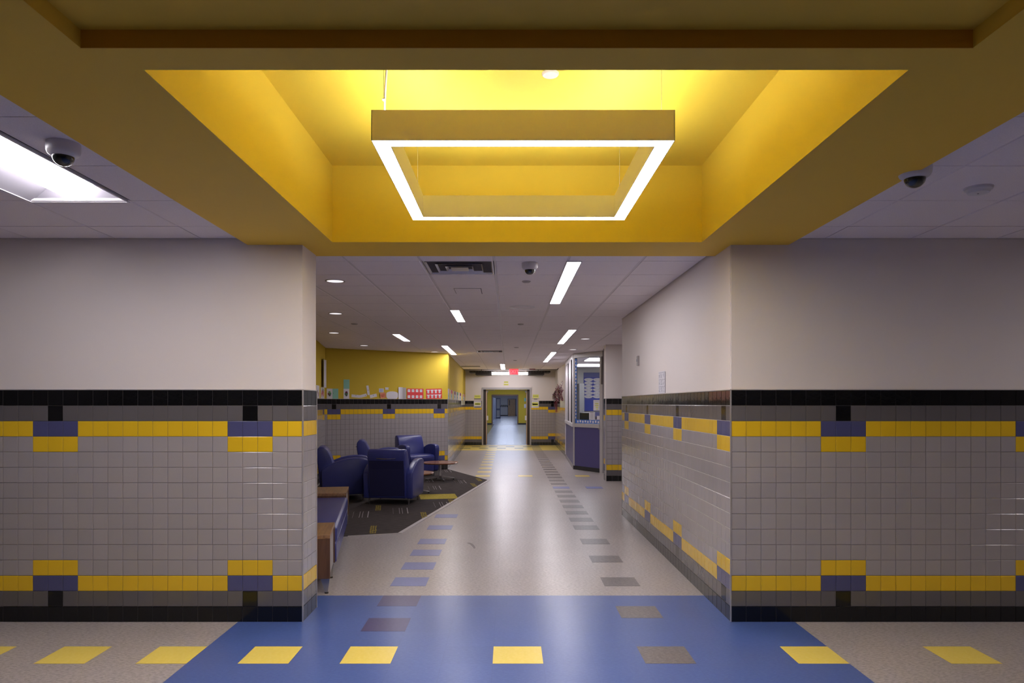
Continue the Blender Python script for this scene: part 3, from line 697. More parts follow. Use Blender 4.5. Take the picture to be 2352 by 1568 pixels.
m = MB()
m.prism([(-2.98, 30), (-1.05, 30), (-1.05, 52.9), (-2.98, 52.9)], -.002, .002)
m.prism([(2.98, 30), (.98, 30), (.90, 38), (2.98, 38)], -.002, .002)
o = m.build('hall_floor_band', mat('hall_floor_olive', (.12, .12, .09), .2), floor); o['label'] = 'dark olive floor areas in the hallway beyond'
hf = MB(); hf.prism([(-1.05, 27.1), (1.3, 27.1), (1.3, 88), (-1.6, 88), (-1.6, 53), (-1.05, 53)], -.002, .001); hf.build('hall_floor', vct('hall_vct', (.30, .33, .40), (.36, .4, .5), .5, .22), floor)

# ------------------------------------------------------------------ glazed partition and room on the right
PA, PB, PC = (1.544, 17.0), (2.123, 16.06), (1.66, 20.7)
FA = frame(PA, PB); LA = seglen(PA, PB)     # u = 0 at the far corner, LA at the right jamb
FB = frame(PC, PA); LB = seglen(PC, PA)
win = MB(FA)
win.box(.0, -.02, .09, .05, .06, ZC-.005); win.box(LA-.12, -.02, 0, LA-.02, .08, ZC-.005)
win.box(.05, -.02, 2.62, LA-.12, .06, ZC-.005); win.box(.05, -.035, 1.0, LA-.12, .06, 1.085)
w_ = struct(win.build('window_1', FRAME), 'grey framed window of the room on the right, blue bordered, purple panel below', 'window')
m = MB(FA); m.box(.05, .01, 1.085, LA-.12, .016, 2.62); m.build('pane', GLASS, w_)
m = MB(FA); m.box(0, -.012, .09, LA-.12, .06, 1.0); m.build('lower_panel', PURPLE, w_)['label'] = 'dark purple panel below the glass'
m = MB(FA); m.box(0, -.015, 0, LA-.12, .06, .092); m.build('kick_plate', BLACKP, w_)
m = MB(FA); m.tube([(LA-.10, -.02, .985), (LA-.10, -.07, .985), (LA-.03, -.075, .985)], .012, 8)
m.build('lever', CHROME, w_)
m = MB(FA); m.box(LA-.045, -.045, 1.98, LA-.005, -.02, 2.60); m.build('closer_strip', mat('closer_bronze', (.12, .10, .10), .4), w_)
# bright blue scalloped border with white dots stuck on the glass
m = MB(FA); m.box(.055, 0, 1.09, .10, .008, 2.6); m.box(.10, 0, 1.09, LA-.125, .008, 1.175)
bd = m.build('border', BORDER, w_)
m = MB(FA)
for q in range(17): m.box(.06+.006*(q % 2), -.003, 1.2+q*.082, .09+.006*(q % 2), -.001, 1.245+q*.082)
for q in range(9): m.box(.13+q*.095, -.003, 1.105+.008*(q % 2), .185+q*.095, -.001, 1.155+.008*(q % 2))
m.build('border_dots', PAPER, w_)
win2 = MB(FB)
win2.box(0, -.03, .09, .06, .06, ZC-.005); win2.box(LB-1.95, -.02, 1.08, LB-.94, .06, 2.62); win2.box(LB-.20, -.03, 1.08, LB, .06, 2.62); win2.box(.06, -.02, 1.08, LB-2.51, .06, 2.62)
win2.box(0, -.03, 2.62, LB, .06, ZC-.005); win2.box(0, -.045, 1.0, LB, .06, 1.085)
w2_ = struct(win2.build('window_2', FRAMEW), 'pale framed side windows of the same room seen edge on', 'window')
DARKVIEW = mat('dark_view_pane', (.01, .009, .012), .7, spec=0.0)  # opaque black stands in for the dark interior behind the glass
m = MB(FB); m.box(LB-2.51, -.012, 1.085, LB-1.95, .016, 2.62); m.build('pane', DARKVIEW, w2_)
m = MB(FB); m.box(LB-.94, -.012, 1.085, LB-.20, .016, 2.62); m.build('pane', DARKVIEW, w2_)
m = MB(FB); m.box(0, -.012, .10, LB, .06, 1.0); m.build('lower_panel', PURPLE, w2_)
m = MB(FB); m.box(0, -.02, 0, LB, .06, .10); m.build('kick_plate', mat('grey_kick', (.2, .18, .18), .35), w2_)
# room shell
m = MB(); m.box(1.80, 24.0, 0, 5.5, 24.15, 2.76); m.box(5.5, 14.7, 0, 5.65, 24.15, 2.76); m.box(1.80, 20.75, 0, 1.88, 24.0, 2.76); m.box(3.5, 14.5, 0, 5.5, 14.65, 2.76)
struct(MB().box(1.6, 16.1, ZC+.001, 5.5, 24, ZC+.011).build('ceiling_room', CTILE), 'pale ceiling of the room behind the glass', 'ceiling')
rm = struct(m.build('wall_room', mat('room_paint', (.62, .62, .62), .6)), 'white walls of the room behind the glass', 'wall')
for y in (18.5, 21.4):
    t_ = thing('room_light', 'ceiling light inside the glazed room, %s' % ('nearer the glass' if y < 20 else 'by the back wall'), 'light', (2.35, y, ZC))
    m = MB(); m.box(-.32, -.05, -.01, .62, 1.3, -.004); m.build('frame', WPLAST, t_); m = MB(); m.box(-.27, 0, -.022, .55, 1.2, -.01); m.build('diffuser', L_ROOM, t_)
t_ = thing('bulletin_board', 'blue bulletin board covered with white word cards in the room behind glass', 'board', (0, 23.98, 0))
m = MB(); m.box(2.50, -.02, 1.30, 3.25, 0, 2.58); m.build('backing', BOARDB, t_)
m = MB(); m.box(2.50, -.024, 2.42, 3.25, -.02, 2.58); m.build('top_strip', BOARDB2, t_)
for r in range(6):
    for c in range(2):
        w0 = 2.52+c*.29+random.uniform(-.01, .01); z = 2.34-r*.112; ww = random.uniform(.28, .30)
        m = MB(); m.prism([(w0+ww/2+ww/2*math.cos(a)*(1+.08*math.sin(3*a)), z+.056*math.sin(a)) for a in [2*math.pi*q/14 for q in range(14)]], 0, .004)
        cm_ = m.build('word_card', PAPER, t_); cm_.rotation_euler = (math.pi/2, 0, 0); cm_.location = (0, -.024, 0)
        m = MB(); x = w0+.05
        while x < w0+ww-.05:
            h = random.choice((.02, .03, .04)); m.box(x, -.0305, z-.018, x+.007, -.029, z-.018+h); m.box(x, -.0305, z-.018+h*.5, x+.018, -.029, z-.013+h*.5); x += .03
        m.build('scribble', INKL, cm_).matrix_parent_inverse = cm_.matrix_basis.inverted()
t_ = thing('storage_cabinet', 'grey cabinet beside the blue board behind the glass', 'cabinet', (2.28, 23.2, 0))
m = MB(); m.box(0, 0, 0, .17, .7, 2.20); m.build('body', GREYC, t_, bevel=.01, seg=1)
m = MB(); m.box(.01, -.01, .05, .16, 0, 1.1); m.build('door', GREYC, t_); m = MB(); m.box(.01, -.01, 1.12, .16, 0, 2.15); m.build('door', GREYC, t_)
m = MB(); m.box(.135, -.02, 1.2, .145, -.01, 1.35); m.build('handle', SATIN, t_)
t_ = thing('counter', 'white counter under the bulletin board in the glazed room', 'counter', (2.0, 19.3, 0))
m = MB(); m.box(0, 0, 1.24, 1.4, .5, 1.30); m.build('top', WPLAST, t_); m = MB(); m.box(.02, .03, 0, 1.38, .5, 1.24); m.build('body', WPLAST, t_)
t_ = thing('monitor', 'black screen standing behind the window sill', 'monitor', (1.98, 18.6, 0))
m = MB(); m.box(-.14, 0, 1.12, .10, .03, 1.31); m.build('screen', BLACKB, t_, bevel=.004, seg=1)
m = MB(); m.box(-.05, .0, 1.0, .01, .02, 1.13); m.box(-.12, -.06, .985, .08, .1, 1.0); m.build('stand', BLACKP, t_)
t_ = thing('desk', 'pale desk just inside the room window', 'table', (1.75, 18.3, 0))
m = MB(); m.box(0, 0, .955, 1.2, .7, .985); m.build('top', WPLAST, t_)
for a, b2 in ((.03, .03), (1.13, .03), (.03, .63), (1.13, .63)): m = MB(); m.box(a, b2, 0, a+.04, b2+.04, .955); m.build('leg', SATIN, t_)
def onpane(name, F, u0, u1, z0, z1, mt, label, cat, marks=None, y=-.002, group=None):
    m = MB(F); m.box(u0, y-.002, z0, u1, y, z1); o = m.build(name, mt)
    if marks:
        for (a, b2, c, d, mm) in marks:
            q = MB(F); q.box(u0+(u1-u0)*a, y-.0035, z0+(z1-z0)*b2, u0+(u1-u0)*c, y-.0022, z0+(z1-z0)*d); q.build('print', mm, o)
    return tag(o, label, cat, group)
lines = lambda n, m_, a=.15, c=.85: [(a, .15+.7*i/n, c, .15+.7*i/n+.25/n, m_) for i in range(n)]
onpane('notice', FA, LA-.36, LA-.13, 1.39, 1.63, PAPER, 'white notice with yellow block lettering taped inside the room window', 'notice',
       [(.25, .62, .8, .72, HIYEL), (.2, .44, .85, .54, HIYEL), (.35, .26, .75, .36, HIYEL), (.45, .1, .7, .18, HIYEL), (.3, .64, .7, .67, INKL), (.3, .47, .75, .5, INKL), (.2, .86, .9, .88, INKL)])
onpane('notice', FA, LA-.50, LA-.33, 1.185, 1.36, PAPER, 'white printed sheet low on the room window', 'notice', lines(4, INKL)+[(.1, .88, .85, .93, INK)])
onpane('notice', FA, LA-.30, LA-.13, 1.185, 1.36, BOARDB2, 'slate blue flyer low at the right of the room window', 'notice', [(.4, .05, .95, .5, PAPER), (.05, .05, .35, .4, INK)])

# ------------------------------------------------------------------ carpet
t_ = thing('carpet', 'dark charcoal lounge carpet with mustard and white flecks under the armchairs', 'carpet')
poly = [(-2.69, 8.15), (-1.324, 8.604), (-.423, 14.56), (-1.431, 16.96), (-3.86, 15.28)]
m = MB(); m.prism([(-1.93, 8.40)]+poly[1:]+[(-2.885, 9.3), (-2.10, 9.3)], 0, .006); m.build('pile', CARPET, t_)
def strip(a, b2, w=.05):
    a, b2 = Vector(a), Vector(b2); d = (b2-a).normalized(); n = Vector((d.y, -d.x))
    return [tuple(a), tuple(b2), tuple(b2+n*w), tuple(a+n*w)]
m = MB(); m.prism(strip(poly[1], poly[2]), 0, .007); m.prism(strip((-1.88, 8.42), poly[1], .02), 0, .007); m.prism(strip(poly[2], poly[3], .02), 0, .007); m.build('edge_strip', mat('reducer_strip', (.45, .41, .41), .4), t_)
RA = math.radians(9.5)
def rsq(x, y, w, h):
    c, s_ = math.cos(RA), math.sin(RA); return [(x+c*a-s_*b, y+s_*a+c*b) for a, b in ((0, 0), (w, 0), (w, h), (0, h))]
for q in (rsq(-1.42, 11.62, .61, .62), rsq(-3.2, 10.9, .5, .6), rsq(-3.4, 12.8, .5, .9)):
    m = MB(); m.prism(clip(q, poly), .004, .0072); m.build('yellow_tile', CARPY, t_)
def inside(p, e=.03):
    n = len(poly)
    return all((poly[(i+1) % n][0]-poly[i][0])*(p[1]-poly[i][1])-(poly[(i+1) % n][1]-poly[i][1])*(p[0]-poly[i][0]) > e for i in range(n))
def dashes(x, y, L=.55):
    F_ = Matrix.Translation((x, y, 0)) @ Matrix.Rotation(RA, 4, 'Z'); m = MB(F_)
    for i, dx in enumerate((-.09, 0, .04, .115)):
        k = 0
        while k*.07 < L:
            w = (.0012, .003, .003, .0055)[i]
            if inside((F_ @ Vector((dx, k*.07+.05, 0)))[:2]): m.box(dx-w, k*.07, .005, dx+w, k*.07+.052, .0072)
            k += 1
    if m.v: tag(m.build('white_dash', CARPW, t_), kind='stuff')
def block(x, y, w=.085, h=.55):
    F_ = Matrix.Translation((x, y, 0)) @ Matrix.Rotation(RA, 4, 'Z'); m = MB(F_); n = 9
    for i in range(n):
        for j in range(3):
            if inside((F_ @ Vector((j*w/3, i*h/n+.05, 0)))[:2]): m.box(j*w/3+random.uniform(0, .008), i*h/n, .005, (j+1)*w/3-random.uniform(0, .008), (i+.78)*h/n, .0072)
    if m.v: tag(m.build('mustard_fleck', CARPM, t_), kind='stuff')
for x, y in ((-2.03, 9.77), (-1.53, 10.12), (-1.33, 12.95), (-.93, 13.95), (-1.40, 16.2), (-1.0, 10.75), (-1.6, 14.2), (-2.25, 13.0), (-1.9, 14.9)): dashes(x, y)
for x, y in ((-1.66, 8.57), (-1.93, 10.4), (-1.17, 9.70), (-.66, 13.4), (-.60, 14.35), (-.90, 11.1), (-2.2, 11.8), (-1.75, 13.2)): block(x, y)

# ------------------------------------------------------------------ armchairs
def make_chair():
    """local: front faces -y, origin on the floor"""
    t_ = thing('armchair', '', 'chair', group='blue lounge armchairs')
    arm = [(.33,.095),(-.33,.095),(-.362,.13),(-.385,.30),(-.40,.48),(-.405,.58),(-.393,.63),(-.36,.657),(-.29,.672),(-.18,.676),(-.06,.665),(.05,.64),(.16,.60),(.26,.55),(.33,.50),(.342,.47)]
    for sx in (-1, 1):
        m = MB(); m.side(arm, sx*.285, sx*.388); m.build('armrest', VINYL, t_, bevel=.02, seg=3)
    back = [(.30,.10),(.345,.10),(.40,.55),(.425,.70),(.425,.79),(.40,.835),(.355,.855),(.30,.845),(.25,.80),(.20,.70),(.14,.52),(.11,.42),(.11,.25),(.28,.2)]
    m = MB(); m.side(back, -.295, .295); m.build('backrest', VINYL, t_, bevel=.035, seg=3)
    m = MB(); m.side([(.352,.14),(.358,.14),(.402,.55),(.424,.68),(.418,.68),(.39,.55)], -.27, .27); bp = m.build('back_panel', VINYLD, t_)
    m = MB(); m.side([(-.37,.30),(-.395,.34),(-.395,.41),(-.36,.45),(-.2,.465),(.0,.455),(.16,.44),(.16,.30)], -.283, .283); m.build('seat', VINYL, t_, bevel=.02, seg=2)
    m = MB(); m.box(-.283, -.365, .10, .283, .30, .30); m.build('base', VINYL, t_, bevel=.012, seg=1)
    path = [(-.145+.29*i/8, .432+.022*math.sin(math.pi*i/8), .715-.006*math.sin(math.pi*i/8)) for i in range(9)]
    m = MB(); m.tube([(-.145, .41, .715)]+path+[(.145, .41, .715)], .006, 8); m.build('pull_handle', CHROME, bp, smooth=True)
    for x, y in ((-.31, .27), (.31, .27), (-.31, -.31), (.31, -.31)):
        m = MB(); m.lathe([(.016, .10), (.012, .012), (.018, .010), (.018, 0)], (x, y, 0), 12); m.build('leg', CHROME, t_, smooth=True)
    return t_
ch = make_chair(); Zc = .0074
ch.location = (-1.80, 11.30, Zc); ch.rotation_euler = (0, 0, math.pi+math.radians(-7)); ch['label'] = 'blue armchair seen from behind, nearest the viewer, chrome handle on its back'
dup(ch, (-2.705, 11.82, Zc), math.radians(102), 'blue armchair in profile at left behind the wooden bench table')
dup(ch, (-2.50, 13.95, Zc), math.radians(100), 'blue armchair in profile partly hidden behind the two front ones')
dup(ch, (-2.02, 15.55, Zc), math.radians(32), 'blue armchair facing the viewer by the tiled slanting wall')

# ------------------------------------------------------------------ round tables
def make_table():
    t_ = thing('coffee_table', '', 'table', group='round lounge tables')
    m = MB(); m.lathe([(0, .36), (.37, .36), (.375, .355), (.36, .334), (0, .33)], seg=48); m.build('table_top', WOODR, t_, smooth=True)
    m = MB(); m.lathe([(.045, .33), (.045, .322), (.028, .32), (.028, .08), (.04, .06), (.04, .045), (0, .045)], seg=20); m.build('pedestal', SATIN, t_, smooth=True)
    for q in range(4):
        a = math.radians(20+90*q); m = MB(Matrix.Rotation(a, 4, 'Z'))
        pass
        m.add([(.02,-.022,.05),(.02,.022,.05),(.02,.022,.085),(.02,-.022,.085),(.30,-.014,.022),(.30,.014,.022),(.30,.014,.036),(.30,-.014,.036)],
              [(0,3,2,1),(4,5,6,7),(0,1,5,4),(1,2,6,5),(2,3,7,6),(3,0,4,7)])
        lg = m.build('foot', SATIN, t_, bevel=.003, seg=1)
        m = MB(Matrix.Rotation(a, 4, 'Z')); m.lathe([(.013, .024), (.013, .0), (0, 0)], (.285, 0, 0), 10); m.build('glide', RUBBER, lg)
    return t_
tb = make_table(); tb.location = (-1.385, 14.55, Zc); tb['label'] = 'round cherry topped table on a pedestal, before the corner of the yellow walls'
dup(tb, (-1.66, 12.40, Zc), math.radians(-20), 'round table half hidden by the near armchair')

# ------------------------------------------------------------------ bench with wooden end tables
A0 = (-1.451, 5.85); ang = math.atan2(3.35, -.59)
FBn = Matrix.Translation((A0[0], A0[1], 0)) @ Matrix.Rotation(ang, 4, 'Z')   # x along the bench, y to the left (towards the wall)
def end_table(u0, u1, label):
    t_ = thing('end_table', label, 'table', group='walnut end tables of the bench'); t_.location = (A0[0], A0[1], 0); t_.rotation_euler = (0, 0, ang)
    D = .62
    m = MB(); m.box(u0, 0, .455, u1, D, .486); m.build('table_top', WOODT, t_, bevel=.002, seg=1)
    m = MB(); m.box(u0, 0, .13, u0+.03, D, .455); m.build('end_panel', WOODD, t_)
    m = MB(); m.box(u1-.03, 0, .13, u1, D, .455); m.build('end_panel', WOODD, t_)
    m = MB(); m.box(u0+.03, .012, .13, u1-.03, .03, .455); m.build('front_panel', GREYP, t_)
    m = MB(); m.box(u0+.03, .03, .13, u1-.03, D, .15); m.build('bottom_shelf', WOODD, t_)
    for x in (u0+.05, u1-.05):
        for y in (.05, D-.05):
            m = MB(); m.add([(x-.012,y-.045,.13),(x+.012,y-.045,.13),(x+.012,y+.03,.13),(x-.012,y+.03,.13),(x-.008,y-.03,.012),(x+.008,y-.03,.012),(x+.008,y-.008,.012),(x-.008,y-.008,.012)],
                            [(0,3,2,1),(4,5,6,7),(0,1,5,4),(1,2,6,5),(2,3,7,6),(3,0,4,7)]); lg = m.build('leg', RUBBER if y > .1 else SATIN, t_)
            m = MB(); m.lathe([(.016, .012), (.016, 0), (0, 0)], (x, y-.019, 0), 10); m.build('glide', RUBBER, lg)
    return t_
end_table(0, .63, 'walnut end table nearest the viewer, at the near end of the blue bench')
end_table(2.72, 3.40, 'walnut end table at the far end of the blue bench').location.z += .0066
t_ = thing('bench', 'low blue upholstered bench between two walnut end tables', 'bench', (A0[0], A0[1], 0), ang)
m = MB(); m.box(.632, -.018, .30, 2.718, .60, .445); m.build('seat', VINYL, t_, bevel=.03, seg=3)
m = MB(); m.box(.634, -.012, .125, 2.716, .60, .30); m.build('base', VINYL, t_, bevel=.01, seg=1)
m = MB(); m.lathe([(0, 0), (.028, 0)], (0, 0, 0), 16, False)
ol = m.build('outlet_ring', WPLAST, t_); ol.location = (.95, -.0195, .27); ol.rotation_euler = (math.pi/2, 0, 0)
m = MB(); m.lathe([(0, 0), (.019, 0)], (0, 0, 0), 12, False); o = m.build('outlet_plug', VINYLD, t_); o.location = (.95, -.0205, .27); o.rotation_euler = (math.pi/2, 0, 0)
m = MB(); m.lathe([(0, 0), (.02, 0)], (0, 0, 0), 12, False); o = m.build('outlet_plug', BLACKP, t_); o.location = (2.35, -.0195, .27); o.rotation_euler = (math.pi/2, 0, 0)
for x in (.75, 2.6):
    for y in (.06, .54): m = MB(); m.lathe([(.015, .125), (.013, .012), (.02, .01), (.02, 0)], (x, y, 0), 10); m.build('leg', SATIN, t_)

# ------------------------------------------------------------------ papers on the lounge back wall
FBk = frame(BW0, BW1)
def paper(name, u0, z0, w, h, mt, label, cat, F=FBk, rot=0, marks=(), th=.003, y=OFF, curl=0, group=None):
    """flat or curled sheet: bottom-left corner (u0, z0) on the wall"""
    n = 6; M_ = F @ Matrix.Translation((u0, y, z0)) @ Matrix.Rotation(rot, 4, 'Y')
    m = MB(M_)
    vs = []
    for i in range(n+1):
        t = i/n; yy = -.002-curl*(2*t-1)**2
        for zz in (0, h): vs.append((w*t, yy, zz)); vs.append((w*t, yy-th*.4, zz))
    fs = []
    for i in range(n):
        a = i*4; b = a+4; fs += [(a, b, b+2, a+2), (a+1, a+3, b+3, b+1), (a, a+1, b+1, b), (a+2, b+2, b+3, a+3)]
    m.add(vs, fs); o = m.build(name, mt); tag(o, label, cat, group)
    for mk in marks:
        q = MB(M_); yy = -.0045-curl
        if mk[0] == 'r': _, a, b, c, d, mm = mk; q.box(w*a, yy, h*b, w*c, yy+.001, h*d)
        else:
            _, a, b, r, mm = mk
            q.add([(w*a+r*math.cos(2*math.pi*k/12), yy-.0005, h*b+r*math.sin(2*math.pi*k/12)) for k in range(12)], [tuple(range(12))])
        q.build('print' if mk[0] == 'r' else 'paint_dot', mm, o)
    return o
figs = lambda c1, c2: [('c', .5, .62, .03, c1), ('c', .36, .48, .026, c2), ('c', .62, .5, .022, GREEN), ('c', .5, .36, .024, INK), ('c', .42, .68, .014, INK), ('c', .5, .37, .012, PAPER)]
paper('artwork', .025, 1.654, .125, .215, PAPER, 'white drawing with a green and maroon figure, leftmost of the wall row', 'artwork', marks=figs(LGREEN, MAROON))
paper('paper_sheet', .152, 1.654, .13, .215, MINT, 'plain mint sheet right beside the green and maroon drawing', 'paper', marks=[('c', .12, .55, .007, INK)])
paper('paper_sheet', .40, 1.87, .135, .20, MINT, 'mint sheet fixed high above a drawing', 'paper')
paper('artwork', .40, 1.654, .13, .215, PAPER, 'pinkish drawing under the raised mint sheet', 'artwork', marks=figs(MAROON, GREEN))
S4 = 'white paper strips on the yellow wall'
paper('paper_strip', .58, 1.69, .20, .06, PAPER, 'white paper strip tilted down, leftmost of the loose strips', 'paper', rot=.08, marks=[('c', .5, .75, .008, INK)], group=S4)
paper('paper_strip', .79, 1.675, .155, .06, PAPER, 'white paper strip tilted up, second of the loose strips', 'paper', rot=-.25, marks=[('c', .8, .4, .008, INK)], group=S4)
paper('paper_strip', .955, 1.735, .055, .21, PAPER, 'upright white paper strip leaning left above the others', 'paper', rot=-.16, marks=[('c', .5, .5, .008, INK)], y=.003, group=S4)
paper('paper_strip', 1.02, 1.668, .165, .07, PAPER, 'white paper strip tilted up, rightmost of the loose strips', 'paper', rot=-.22, marks=[('c', .5, .7, .008, INK)], group=S4)
paper('paper_sheet', 1.225, 1.80, .115, .085, PAPER, 'small sheet with a pale blue square, above the orange sheet', 'paper', marks=[('r', .1, .1, .85, .9, LBLUE)])
paper('paper_sheet', 1.375, 1.86, .085, .052, PAPER, 'smallest white card with dark ends, above the cloud shape', 'paper', marks=[('r', -.05, .3, .05, .6, INK), ('r', .95, .3, 1.05, .6, INK), ('c', .5, .5, .009, LBLUE)])
paper('paper_sheet', 1.26, 1.665, .13, .12, ORANGE, 'curled orange sheet with red writing', 'paper', rot=-.12, curl=.012, marks=[('r', .15, .65, .85, .7, RED), ('r', .15, .45, .8, .5, RED), ('r', .15, .25, .7, .3, RED)])
m = MB(FBk); cp = [(1.548+.145*math.copysign(abs(math.cos(a))**.6, math.cos(a)), 1.737+.083*math.copysign(abs(math.sin(a))**.6, math.sin(a))*(1+.05*math.sin(5*a))) for a in [2*math.pi*q/28 for q in range(28)]]
m.add([(x, .0, z) for x, z in cp]+[(x, .003, z) for x, z in cp], [tuple(range(28)), tuple(range(28, 56))[::-1]]+[(i, (i+1) % 28, 28+(i+1) % 28, 28+i) for i in range(28)])
tag(m.build('paper_cloud', PAPER), 'wide white cloud shaped paper with rounded corners', 'paper')
paper('paper_sheet', 1.70, 1.656, .105, .265, PAPER, 'tall folded white sheet, left half of the pair beside the red cards', 'paper', curl=.012)
paper('paper_sheet', 1.805, 1.656, .09, .255, mat('kraft_grey', (.40, .37, .36), .7), 'tall greyish sheet with faint lines beside the red cards', 'paper', marks=[('r', .1, .2+.15*i, .9, .22+.15*i, INKL) for i in range(5)])
mk = []
for r in (.66, .08):
    for c in range(4): mk += [('r', .04+.245*c, r, .19+.245*c, r+.26, PAPER), ('r', .08+.245*c, r+.10, .15+.245*c, r+.16, INKL)]
paper('card_poster', 1.915, 1.658, .42, .235, RED, 'left red card with eight small white notes in two rows', 'poster', marks=mk, curl=.006)
mk = []
for r in (.56, .08):
    for c in range(4): mk += [('r', .05+.235*c, r+.25, .24+.235*c, r+.34, PAPER), ('r', .09+.235*c, r, .20+.235*c, r+.26, PAPER), ('r', .12+.235*c, r+.06, .17+.235*c, r+.16, INKL)]
paper('card_poster', 2.41, 1.655, .42, .235, RED, 'right red card with eight white jar cut-outs, slightly tilted', 'poster', rot=-.03, marks=mk)
# lounge left wall: banner and flower picture
FLw = frame(LW0, LW1)
paper('banner', 9.0, 1.88, .55, .57, PAPER, 'tall white paper banner on the side wall near the lounge corner', 'banner', F=FLw, curl=.05)
paper('artwork', 8.9, 1.656, .75, .22, PAPER, 'white flower picture with red and black paint below the banner', 'artwork', F=FLw, marks=[('c', .3, .5, .05, RED), ('c', .6, .45, .06, RED), ('c', .45, .8, .04, INK), ('c', .75, .7, .05, INK), ('c', .5, .2, .05, LBLUE), ('c', .2, .3, .05, RED), ('c', .8, .4, .06, ORANGE), ('c', .4, .6, .05, MAROON), ('c', .62, .88, .03, HIYEL)])
paper('artwork', 8.0, 1.656, .6, .24, PAPER, 'pale picture half hidden by the left pillar edge', 'artwork', F=FLw, marks=[('c', .4, .5, .04, INK), ('c', .7, .3, .05, MAROON)])
# flower pictures on the corridor wall beyond the lounge
FCw = frame(CW0, CW1)
for i, (u, h, l) in enumerate(((.02, .25, 'first picture of a pale flower beside the yellow wall corner'), (1.0, .24, 'second flower picture with two red blooms'), (2.35, .23, 'third flower picture with a large maroon bloom'),
                 (3.6, .23, 'fourth flower picture with a green stem'), (5.2, .23, 'fifth flower picture with a maroon bloom'), (7.6, .22, 'last flower picture with an orange bloom by the corridor end'))):
    w = .62+.2*i
    o = paper('flower_picture', u, 1.656, w, h, PAPER, l, 'artwork', F=FCw, group='flower pictures on the corridor wall')
    c = (PINK, RED, MAROON, GREEN, MAROON, ORANGE)[i]
    for mm, a0, z0, a1, z1 in ((GREEN, .42, .0, .55, .6),):
        q = MB(FCw); q.box(u+w*a0, -.004, 1.656, u+w*a1, -.001, 1.656+h*.7); q.box(u+w*.3, -.004, 1.656+h*.2, u+w*.45, -.001, 1.656+h*.42); q.build('painted_stem', GREEN, o)
    q = MB(FCw)
    for k in range(6):
        a = math.pi*2*k/6; q.box(u+w*(.48+.16*math.cos(a))-w*.09, -.007, 1.656+h*(.78+.12*math.sin(a))-.025, u+w*(.48+.16*math.cos(a))+w*.09, -.003, 1.656+h*(.78+.12*math.sin(a))+.025)
    q.build('painted_bloom', c, o)
onpane('notice', FCw, 6.4, 9.2, 1.50, 1.64, mat('clear_sleeve', (.42, .42, .28), .3), 'pale framed sign over the tiles at the end of the left corridor wall', 'sign', [(.05, .85, .95, .9, PAPER), (.05, .1, .95, .15, PAPER)])
OLIVE = flat('olive_ink', (.32, .32, .10))
# signs on the end wall
FE = frame((-1.6, EY), (1.74, EY)); ye = -.002
def esign(x0, x1, z0, z1, base, label, bars):
    onpane('wall_sign', FE, x0+1.6, x1+1.6, z0, z1, base, label, 'sign', bars, y=-.001, group=None)
esign(-.17, -.01, 2.315, 2.37, HIYEL, 'upper small yellow sign above the double doors', [(.1, .35, .9, .6, OLIVE)])
esign(-.18, .0, 2.225, 2.28, HIYEL, 'lower small yellow sign above the double doors', [(.1, .35, .9, .6, OLIVE)])
esign(-1.27, -1.04, 1.74, 1.86, HIYEL, 'upper left yellow sign beside the door with a black bar', [(.1, .55, .9, .7, OLIVE), (-.05, -.28, 1.05, -.08, INK)])
esign(-1.29, -1.01, 1.39, 1.64, PAPER, 'lower left white sign beside the door with yellow band and black bar', [(.1, .4, .9, .75, HIYEL), (.2, .5, .8, .62, OLIVE), (.05, .05, .95, .17, INK)])
esign(.90, 1.12, 1.76, 1.88, HIYEL, 'upper right yellow sign beside the door with a grey bar', [(.1, .4, .9, .6, OLIVE), (-.15, -.3, 1.15, -.2, OLIVE), (.2, -.5, .8, -.35, INK)])
esign(.85, 1.13, 1.39, 1.645, PAPER, 'lower right white sign beside the door with yellow lettering', [(.1, .25, .9, .8, HIYEL), (.15, .42, .85, .6, OLIVE)])
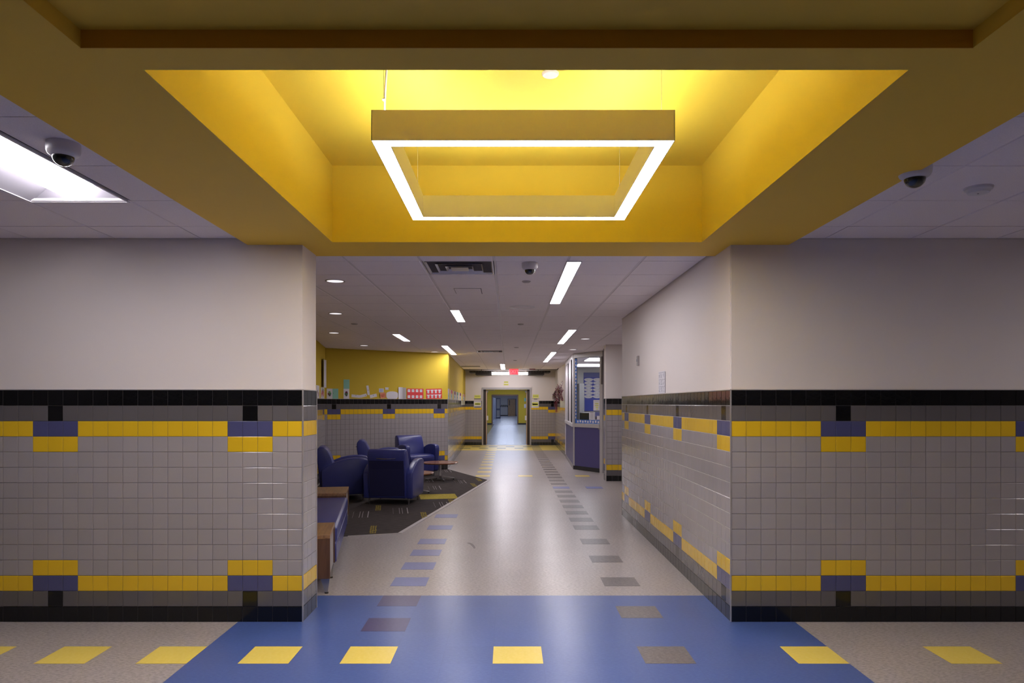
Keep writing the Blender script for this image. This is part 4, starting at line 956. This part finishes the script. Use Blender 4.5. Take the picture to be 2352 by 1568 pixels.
# tinsel vine on the far right wall
t_ = thing('tinsel_vine', 'wine red and silver tinsel branches on the far right wall above the tiles', 'decoration')
FR = frame(RW0, RW1)
rnd = random.Random(3)
for q in range(34):
    u = rnd.uniform(.15, 5.7); z0 = 1.62+rnd.uniform(0, .1); top = 1.78+rnd.uniform(0, .12)+rnd.uniform(.1, .33)*min(1, u/3.0)
    m = MB(FR); pts = []; x = u
    for k in range(9):
        t = k/8; x += rnd.uniform(-.10, .10); pts.append((x, -.03-.05*math.sin(math.pi*t)-rnd.uniform(0, .02), z0+(top-z0)*t))
    m.tube(pts, [.014-.009*k/8 for k in range(9)], 5)
    for k in range(0, 9):
        for s_ in (-1, 1):
            p = pts[k]; dx = rnd.uniform(.05, .28)*s_*(1-.06*k); dz = rnd.uniform(-.03, .08); hh = rnd.uniform(.012, .026); yy = rnd.uniform(.005, .07)
            m.add([(p[0], p[1], p[2]), (p[0]+dx*.5, p[1]-yy, p[2]+dz*.5+hh), (p[0]+dx, p[1]-yy*.6, p[2]+dz), (p[0]+dx*.5, p[1]-yy*.3, p[2]+dz*.5-hh)], [(0, 1, 2, 3)])
    m.build('branch', (TINSEL, TINSELD, TINSEL, TINSELW)[q % 4], t_)
m = MB(FR); m.tube([(1.2, -.02, 1.66), (1.2, -.02, 1.24)], .016, 6); m.tube([(.05, -.02, 1.66), (.05, -.02, 1.42)], .012, 6); m.build('hanging_stem', MAROON, t_)
m = MB(FR); m.box(3.2, -.004, 1.42, 5.7, -.001, 1.655); o = m.build('paper_sheet', mat('sheer_paper', (.45, .43, .33), .5)); tag(o, 'large pale sheet over the tiles under the tinsel vine', 'paper')
# right wall: calendar and thin wall plate
FRs = frame((1.5825, 10.04), (1.5825, 5.124))
u1 = 10.04-7.26; u0 = 10.04-7.57
t_ = tag(MB(FRs).box(u0, -.004, 1.657, u1, -.002, 1.885).build('calendar', PAPER), 'small white year calendar just above the black tile row', 'calendar')
m = MB(FRs)
for r in range(3):
    for c in range(3):
        for a in range(4):
            for b in range(3):
                if rnd.random() < .7: m.box(u0+.02+c*.095+b*.022, -.005, 1.675+r*.072+a*.012, u0+.034+c*.095+b*.022, -.004, 1.681+r*.072+a*.012)
    m.box(u0+.015, -.005, 1.668+r*.072+.058, u1-.015, -.004, 1.668+r*.072+.062)
m.build('date_print', INKL, t_)
m = MB(FRs); m.box(u1, -.006, 1.66, u1+.008, -.0005, 1.875); m.build('curled_edge', INKL, t_)
t_ = thing('wall_plate', 'thin grey plate projecting from the upper right corridor wall', 'plate')
m = MB(FRs); m.box(10.04-8.78, -.022, 2.015, 10.04-8.70, -.001, 2.13); m.build('plate', mat('plate_grey', (.33, .30, .30), .4), t_, bevel=.003, seg=1)
m = MB(FRs); m.box(10.04-8.765, -.026, 2.06, 10.04-8.715, -.022, 2.09); m.build('slot', INKL, t_)
